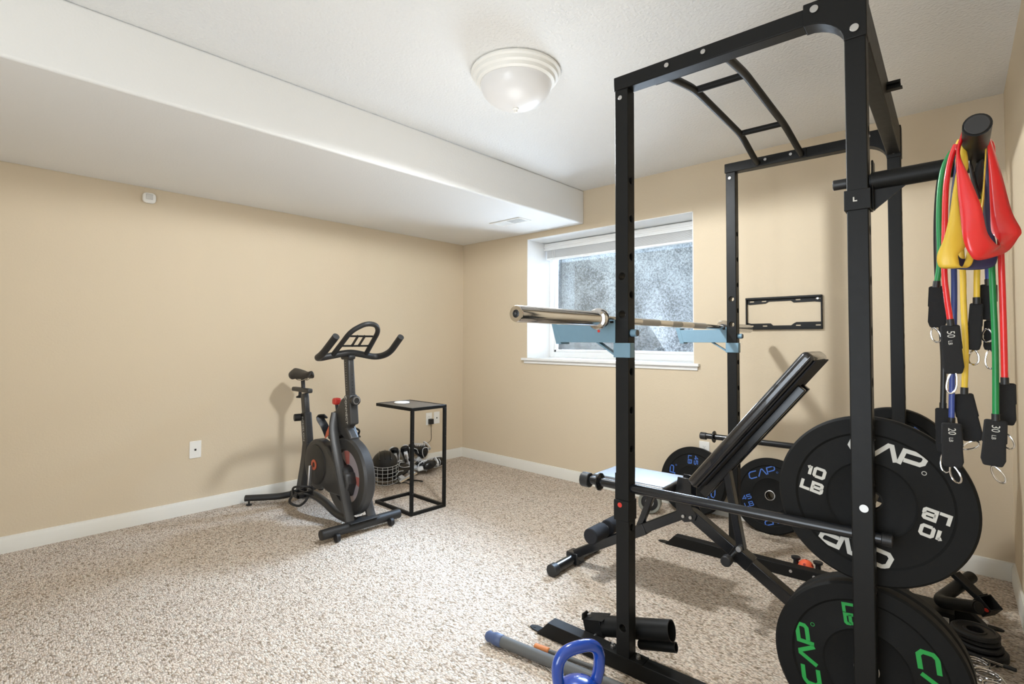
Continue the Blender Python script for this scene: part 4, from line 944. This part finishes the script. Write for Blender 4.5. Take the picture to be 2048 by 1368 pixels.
# ---------------------------------------------------------------- side table and puck
tb = thing('side_table', 'narrow black metal side table with a dark wood top, beside the bike', 'side table', (.92, -1.32, 0))
X0, X1, Y0_, Y1 = .705, 1.14, -1.472, -1.17; s2 = .021
for y in (Y0_, Y1 - s2): put('leg', box(nb(), (X1 - s2, y, 0), (X1, y + s2, .700)), BLK, tb, bevel=.002)
bm = nb()
for lo, hi in (((X0, Y0_, 0), (X1 - s2, Y0_ + s2, s2)), ((X0, Y1 - s2, 0), (X1 - s2, Y1, s2)), ((X0, Y0_ + s2, 0), (X0 + s2, Y1 - s2, s2)), ((X1 - s2, Y0_ + s2, 0), (X1, Y1 - s2, s2))): box(bm, lo, hi)
put('base_frame', bm, BLK, tb, bevel=.002)
bm = nb()
for lo, hi in (((X0, Y0_, .700), (X1, Y0_ + .012, .722)), ((X0, Y1 - .012, .700), (X1, Y1, .722)), ((X0, Y0_ + .012, .700), (X0 + .012, Y1 - .012, .722)), ((X1 - .012, Y0_ + .012, .700), (X1, Y1 - .012, .722))): box(bm, lo, hi)
put('top_frame', bm, BLK, tb, bevel=.002)
put('table_top', box(nb(), (X0 + .012, Y0_ + .012, .704), (X1 - .012, Y1 - .012, .719)), DKWOOD, tb, smooth=False)
bm = nb()
for y in (Y0_, Y1 - s2):
    for z in (.56, .50, .20, .15): cyl(bm, (X1 - .0005, y + s2 / 2, z), (X1 + .003, y + s2 / 2, z), .0045, n=10)
put_each('adjust_bolt', bm, BPLA, tb)
pk = props(put('coaster', lathe(nb(), [(0, 0), (.052, 0), (.056, .004), (.052, .010), (0, .012)], Matrix.Translation((.83, -1.335, .7195)), 40), PLAST), 'round white disc lying on the black side table', 'coaster')

# ---------------------------------------------------------------- hockey helmet, skates and pads by the wall
hm = thing('hockey_helmet', 'black hockey helmet with white wire cage, behind the bike wheel', 'helmet', (.36, -1.10, 0))
HM = Matrix.Translation((.25, -1.09, .132)) @ Matrix.Rotation(math.radians(-32), 4, 'Z')
bm = nb(); bmesh.ops.create_uvsphere(bm, u_segments=28, v_segments=18, radius=1, matrix=HM @ Matrix.Rotation(-.25, 4, 'Y') @ Matrix.Diagonal((.143, .11, .121, 1)))
put('helmet_shell', bm, BPLA, hm)
bm = nb()
for s in (-.045, 0, .045): sweep(bm, [HM @ Matrix.Rotation(-.25, 4, 'Y') @ V((.143 * math.cos(a) * math.sqrt(1 - (s / .11) ** 2), s, .121 * math.sin(a) * math.sqrt(1 - (s / .11) ** 2))) for a in [i * PI / 14 + .35 for i in range(12)]], rect(.014, .006), upv=(0, 1, 0))
put_each('shell_ridge', bm, BLKG, hm)
bm = nb()
R1 = lambda a, z, k=1: HM @ V(((.165 + .02 * math.cos((z + .05) * 12)) * math.cos(a) * k, .115 * math.sin(a) * k, z))
for z in (-.12, -.09, -.06, -.03, 0, .02): tube(bm, [R1(a, z) for a in [-1.25 + i * .25 for i in range(11)]], .0022, n=6)
for a in (-1.25, -.9, -.55, -.18, .18, .55, .9, 1.25): tube(bm, [R1(a, z) for z in (-.12, -.09, -.06, -.03, 0, .02)], .0022, n=6)
put('face_cage', bm, M_('white_cage_wire', srgb(205, 208, 212), .35), hm)
bm = nb(); tube(bm, smoothpath([HM @ V((.02, -.1, -.07)), HM @ V((.06, -.06, -.127)), HM @ V((.12, .02, -.128)), HM @ V((.1, .15, -.128)), HM @ V((.16, .2, -.128))], 6), .0035, n=8); put('chin_strap', bm, NYL, hm)
WPL = M_('white_boot_trim', srgb(216, 218, 222), .4)
def skate(label, loc, rz, tilt, roll, s=1.0):
    M = Matrix.Translation(loc) @ Matrix.Rotation(rz, 4, 'Z') @ Matrix.Rotation(tilt, 4, 'Y') @ Matrix.Rotation(roll, 4, 'X') @ Matrix.Scale(s, 4)
    t = thing('hockey_skate', label, 'ice skate', loc, group='black and white ice skates by the wall')
    # boot: side profile lofted with width
    sec = [(-.12, .03, .10, .028), (-.105, .02, .15, .036), (-.06, .015, .17, .038), (-.02, .012, .15, .037), (.02, .012, .105, .038), (.07, .012, .08, .042), (.11, .014, .07, .042), (.145, .02, .055, .032)]
    bm = nb(); R = []
    for x, z0, z1, w_ in sec:
        R.append([bm.verts.new(M @ V((x, w_ * math.cos(a), (z0 + z1) / 2 + (z1 - z0) / 2 * math.sin(a)))) for a in [i * 2 * PI / 14 for i in range(14)]])
    for p, q in zip(R[:-1], R[1:]):
        for j in range(14): bm.faces.new((p[j], p[(j + 1) % 14], q[(j + 1) % 14], q[j]))
    bm.faces.new(R[0][::-1]); bm.faces.new(R[-1]); put('boot', bm, BLKG, t, sub=1, ang=80)
    bm = nb(); box(bm, (-.105, -.016, -.028), (-.055, .016, .02), M); box(bm, (.045, -.016, -.028), (.1, .016, .02), M); box(bm, (-.12, -.008, -.036), (.125, .008, -.02), M)
    put('blade_holder', bm, WPL, t, bevel=.004); put('blade', box(nb(), (-.125, -.0018, -.052), (.13, .0018, -.034), M), CHROME, t)
    bm = nb()
    for i in range(6):
        x = -.012 + i * .021; z = .142 - i * .0125
        tube(bm, [M @ V((x, -.03, z - .012)), M @ V((x + .008, 0, z + .008)), M @ V((x, .03, z - .012))], .003, n=6)
    put('laces', bm, WPL, t)
    bm = nb()
    for sy in (-1, 1):
        tube(bm, smoothpath([M @ V((-.09, sy * .038, .04)), M @ V((-.03, sy * .04, .06)), M @ V((.0, sy * .04, .10)), M @ V((-.045, sy * .039, .135)), M @ V((-.085, sy * .037, .12))], 4), .0035, n=6)
        tube(bm, smoothpath([M @ V((.02, sy * .041, .03)), M @ V((.07, sy * .044, .045)), M @ V((.12, sy * .04, .03))], 4), .0035, n=6)
    put_each('side_stripe', bm, WPL, t)
    bm = sweep(nb(), [M @ V((-.062 + .058 * math.cos(a), .038 * math.sin(a), .160 + .008 * math.cos(a))) for a in [i * 2 * PI / 16 for i in range(16)]], circ(.006, 8), True); put('cuff_rim', bm, WPL, t)
skate('black and white ice skate standing nearest the helmet', (.17, -.925, .118), math.radians(-40), math.radians(-50), math.radians(14))
skate('black ice skate lying low in front of the pile, against the helmet cage', (.36, -.955, .045), math.radians(-75), math.radians(8), math.radians(62), .85)
skate('white-laced ice skate in the middle, just left of the table leg', (.17, -.80, .118), math.radians(-50), math.radians(-48), math.radians(20))
skate('ice skate just right of the table leg with its blade toward the wall', (.24, -.74, .048), math.radians(160), math.radians(8), math.radians(75))
skate('ice skate at the right end of the pile, nearest the corner', (.17, -.575, .048), math.radians(66), math.radians(-6), math.radians(80))
skate('ice skate at the back of the pile leaning up against the wall', (.085, -.655, .12), math.radians(-78), math.radians(-40), math.radians(-12), .9)
props(put('rubber_strap', tube(nb(), smoothpath([(.33, -.96, .008), (.39, -.93, .006), (.46, -.90, .006), (.50, -.885, .006)], 6), .005, n=8), BPLA), 'thin black strap on the carpet in front of the skates', 'strap')

# ---------------------------------------------------------------- small floor items
# blue capped long bar
bc = thing('padded_bar', 'long grey floor bar with a slate blue end cap, front left of the rack', 'exercise bar', (2.95, -2.08, 0))
a, b_ = V((2.60, -2.128, .024)), V((3.36, -2.02, .024)); d = (b_ - a).normalized()
put('bar_tube', cyl(nb(), a, b_, .0205, n=28), GREYF, bc)
put('end_cap', lathe(nb(), [(0, -.062), (.014, -.062), (.021, -.05), (.018, -.036), (.0235, -.018), (.0235, .012), (.0205, .014), (0, .014)], frame_at(a, V((0, 0, 1)).cross(d).normalized() * -1, V((0, 0, 1))) if (V((0, 0, 1)).cross(d) * -1).cross(V((0, 0, 1))).dot(d) > 0 else frame_at(a, V((0, 0, 1)).cross(d), V((0, 0, 1))), 10), SLATE, bc, ang=60)
orr = thing('orange_tipped_rod', 'thin dark rod with an orange grip lying between the long bar and the rack foot', 'rod', (2.84, -2.04, 0))
a, b_ = V((2.713, -2.052, .014)), V((2.975, -2.003, .014)); d = (b_ - a).normalized()
put('rod_shaft', cyl(nb(), a + d * .05, b_, .008, n=18), GREYF, orr)
put('rod_grip', cyl(nb(), a, a + d * .062, .0125, n=20), ORG, orr, bevel=.004)
put('rod_knob', cyl(nb(), b_ - d * .012, b_ + d * .014, .0125, n=20), BPLA, orr, bevel=.004)
# kettlebell
kb = thing('kettlebell', 'glossy blue kettlebell at the bottom edge in front of the rack', 'kettlebell', (3.115, -2.29, 0))
KM = Matrix.Translation((3.105, -2.315, 0)) @ Matrix.Rotation(math.radians(66), 4, 'Z')
put('bell_body', lathe(nb(), [(0, .001), (.06, .001), (.07, .006)] + [(.095 * math.cos(t_), .09 + .095 * math.sin(t_)) for t_ in [-1.05 + i * .17 for i in range(15)]] + [(0, .1845)], KM, 48), KB, kb)
hp = [(-.055, 0, .15), (-.07, 0, .205), (-.066, 0, .25), (-.034, 0, .274), (.034, 0, .274), (.066, 0, .25), (.07, 0, .205), (.055, 0, .15)]
put('bell_handle', sweep(nb(), smoothpath([KM @ V(p) for p in hp], 6), circ(.0175, 18)), KB, kb)
# landmine attachment resting on the near foot
lm = thing('landmine_sleeve', 'black open-ended landmine tube resting on the near rack foot', 'landmine attachment', (3.03, -1.84, .05))
a, b_ = V((2.902, -1.853, .082)), V((3.157, -1.822, .146)); d = (b_ - a).normalized(); pp = V((-d.y, d.x, 0))
bm = nb(); pp = V((0, 0, 1)).cross(d).normalized(); upd = d.cross(pp)
LF = frame_at(a, pp, upd)
if (pp.cross(upd)).dot(d) < 0: LF = frame_at(a, -pp, upd)
L_ = (b_ - a).length
lathe(bm, [(.033, 0), (.0365, 0), (.0365, L_), (.033, L_), (.033, 0)], LF, 40); put('big_tube', bm, BLK, lm)
put('tube_floor', lathe(nb(), [(0, .01), (.033, .01), (.033, .014), (0, .014)], LF, 32), BPLA, lm)
a2 = LF @ V((0, -.055, .125))
LF2 = LF.copy(); LF2.translation = a2
bm = lathe(nb(), [(0, 0), (.014, 0), (.0175, .005), (.0175, .142), (.0145, .142), (.0145, .02), (0, .02)], LF2, 28); put('small_tube', bm, BLK, lm)
def LB(lo, hi): return (V(lo), V(hi))
bm = nb(); box(bm, (-.036, .028, -.075), (.036, .033, .012), LF); box(bm, (-.036, -.034, -.075), (-.032, .033, -.005), LF); box(bm, (.032, -.034, -.075), (.036, .033, -.005), LF); box(bm, (-.036, -.034, -.006), (.036, .033, -.001), LF)
put('swivel_bracket', bm, BLK, lm, bevel=.0015)
bm = nb(); cyl(bm, LF @ V((-.005, .033, -.06)), LF @ V((-.005, .043, -.06)), .008, n=6); cyl(bm, LF @ V((-.05, -.02, -.03)), LF @ V((.05, -.02, -.03)), .006, n=12)
put_each('bracket_bolt', bm, STEEL, lm)
put('latch_hook', prism(nb(), [(-.01, 0), (.05, .0), (.035, .018), (.0, .02)], LF @ Matrix.Translation((-.03, .033, -.078)), .006), BLK, lm, bevel=.002)

# orange perforated ball
def ball():
    bm = nb(); bmesh.ops.create_uvsphere(bm, u_segments=28, v_segments=18, radius=.036, matrix=Matrix.Translation((3.296, -.615, .037))); return bm
bl_ = thing('practice_ball', 'small orange perforated plastic ball on the carpet behind the rack foot', 'ball', (3.296, -.615, 0))
put('ball_shell', ball(), ORB, bl_)
bm = nb(); g = (1 + 5 ** .5) / 2
for q in [(0, i, j * g) for i in (1, -1) for j in (1, -1)] + [(i, j * g, 0) for i in (1, -1) for j in (1, -1)] + [(j * g, 0, i) for i in (1, -1) for j in (1, -1)]:
    n_ = (Matrix.Rotation(.4, 3, 'X') @ V(q)).normalized(); c0 = V((3.296, -.615, .037)); cyl(bm, c0 + n_ * .034, c0 + n_ * .0364, .0062, n=14)
put_each('ball_hole', bm, M_('dark_orange_inside', srgb(150, 40, 26), .7), bl_)
# short posts of the floor accessory behind the far foot
for i, (uu, lab) in enumerate(((.302, 'small black flanged peg left of the orange ball'), (.402, 'small black flanged peg right of the orange ball'))):
    M = RACK @ Matrix.Translation((uu, RD + T + .055, 0))
    o = put('flanged_peg', lathe(nb(), [(0, .001), (.02, .001), (.02, .02), (.013, .03), (.012, .055), (.021, .062), (.022, .072), (0, .074)], M, 28), RUBS)
    props(o, lab, 'peg', 'pegs behind the far rack foot')

# stack of small plates
def small_plate(label, x, y, z, r, th, hint=None):
    o = thing('change_plate', label, 'weight plate', (x, y, z), group='small black plates stacked on the carpet')
    M = Matrix.Translation((x, y, z))
    put('plate_disc', lathe(nb(), [(.026, 0), (r - .006, 0), (r, .005), (r, th - .005), (r - .006, th), (r * .8, th), (r * .76, th - .004), (r * .5, th - .004), (r * .46, th), (.03, th), (.026, th - .002), (.026, 0)], M, 56), RUBS, o)
    return o
small_plate('bottom plate of the small black stack, the widest', 3.958, -.925, .001, .082, .030)
small_plate('second plate up in the small black stack', 3.957, -.922, .0315, .070, .018)
small_plate('third plate up in the small black stack', 3.952, -.916, .050, .066, .016)
small_plate('top plate of the small black stack with its hole showing', 3.945, -.912, .0665, .073, .020)
# spring collars
def collar(label, x, y, rz, z=.004):
    t = thing('spring_collar', label, 'spring collar', (x, y, 0), group='chrome spring collars on the carpet')
    M = Matrix.Translation((x, y, z)) @ Matrix.Rotation(rz, 4, 'Z')
    pts = [M @ V((  .036 * math.cos(a), .036 * math.sin(a), .0035 + .0075 * a / (2 * PI))) for a in [i * 2 * PI / 20 for i in range(62)]]
    put('spring_coil', tube(nb(), pts, .0035, n=8), CHROME, t)
    for a0, zz in ((0, .004), (3.1 * 2 * PI - 2 * PI * 3, .026)):
        p = M @ V((.036 * math.cos(a0), .036 * math.sin(a0), zz)); q = M @ V((.075, .03 if zz < .01 else -.012, zz))
        put('collar_arm', tube(nb(), [p, q], .0035, n=8), CHROME, t)
        put('collar_grip', cyl(nb(), q, q + (q - p).normalized() * .035, .007, n=12), BPLA, t, bevel=.002)
collar('chrome spring collar lying nearest the small plate stack', 3.95, -1.05, .5)
collar('chrome spring collar in the middle of the three by the green-lettered plate', 3.98, -1.12, -.6)
collar('chrome spring collar nearest the viewer beside the dark ball', 4.005, -1.19, .3)
props(put('massage_ball', lathe(nb(), [(0, .001)] + [(.042 * math.cos(t_), .043 + .042 * math.sin(t_)) for t_ in [-1.3 + i * .2 for i in range(14)]] + [(0, .085)], Matrix.Translation((4.03, -1.285, 0)), 32), M_('dark_slate_rubber', srgb(58, 62, 70), .6)), 'dark grey rubber ball at the bottom right corner', 'ball')
# round grey wheel beyond the bench
aw = thing('ab_wheel', 'round grey-rimmed wheel standing on the carpet beyond the bench seat', 'exercise wheel', (2.28, -.30, 0))
AM = Matrix.Translation((2.262, -.30, .078)) @ Matrix.Rotation(math.radians(20), 4, 'Z') @ frame_at((0, 0, 0), (1, 0, 0), (0, 0, 1))
put('wheel_tyre', lathe(nb(), [(.056, -.022), (.07, -.026), (.077, -.018), (.077, .018), (.07, .026), (.056, .022), (.056, -.022)], AM, 48), GREYR, aw)
put('wheel_disc', lathe(nb(), [(0, -.012), (.057, -.012), (.057, .012), (.03, .014), (.026, .02), (0, .02)], AM, 40), BPLA, aw)
put('wheel_hub_ring', lathe(nb(), [(.018, .016), (.028, .016), (.028, .024), (.018, .024), (.018, .016)], AM, 28), ALU, aw)
put('wheel_handle', cyl(nb(), AM @ V((0, 0, -.12)), AM @ V((0, 0, .07)), .012, n=16), GREYR, aw)
props(put('skipping_rope', tube(nb(), smoothpath([(2.36, -.26, .006), (2.42, -.22, .006), (2.50, -.23, .006), (2.60, -.30, .006)], 6), .005, n=8), ORG), 'thin orange rope on the carpet beside the grey wheel', 'rope')
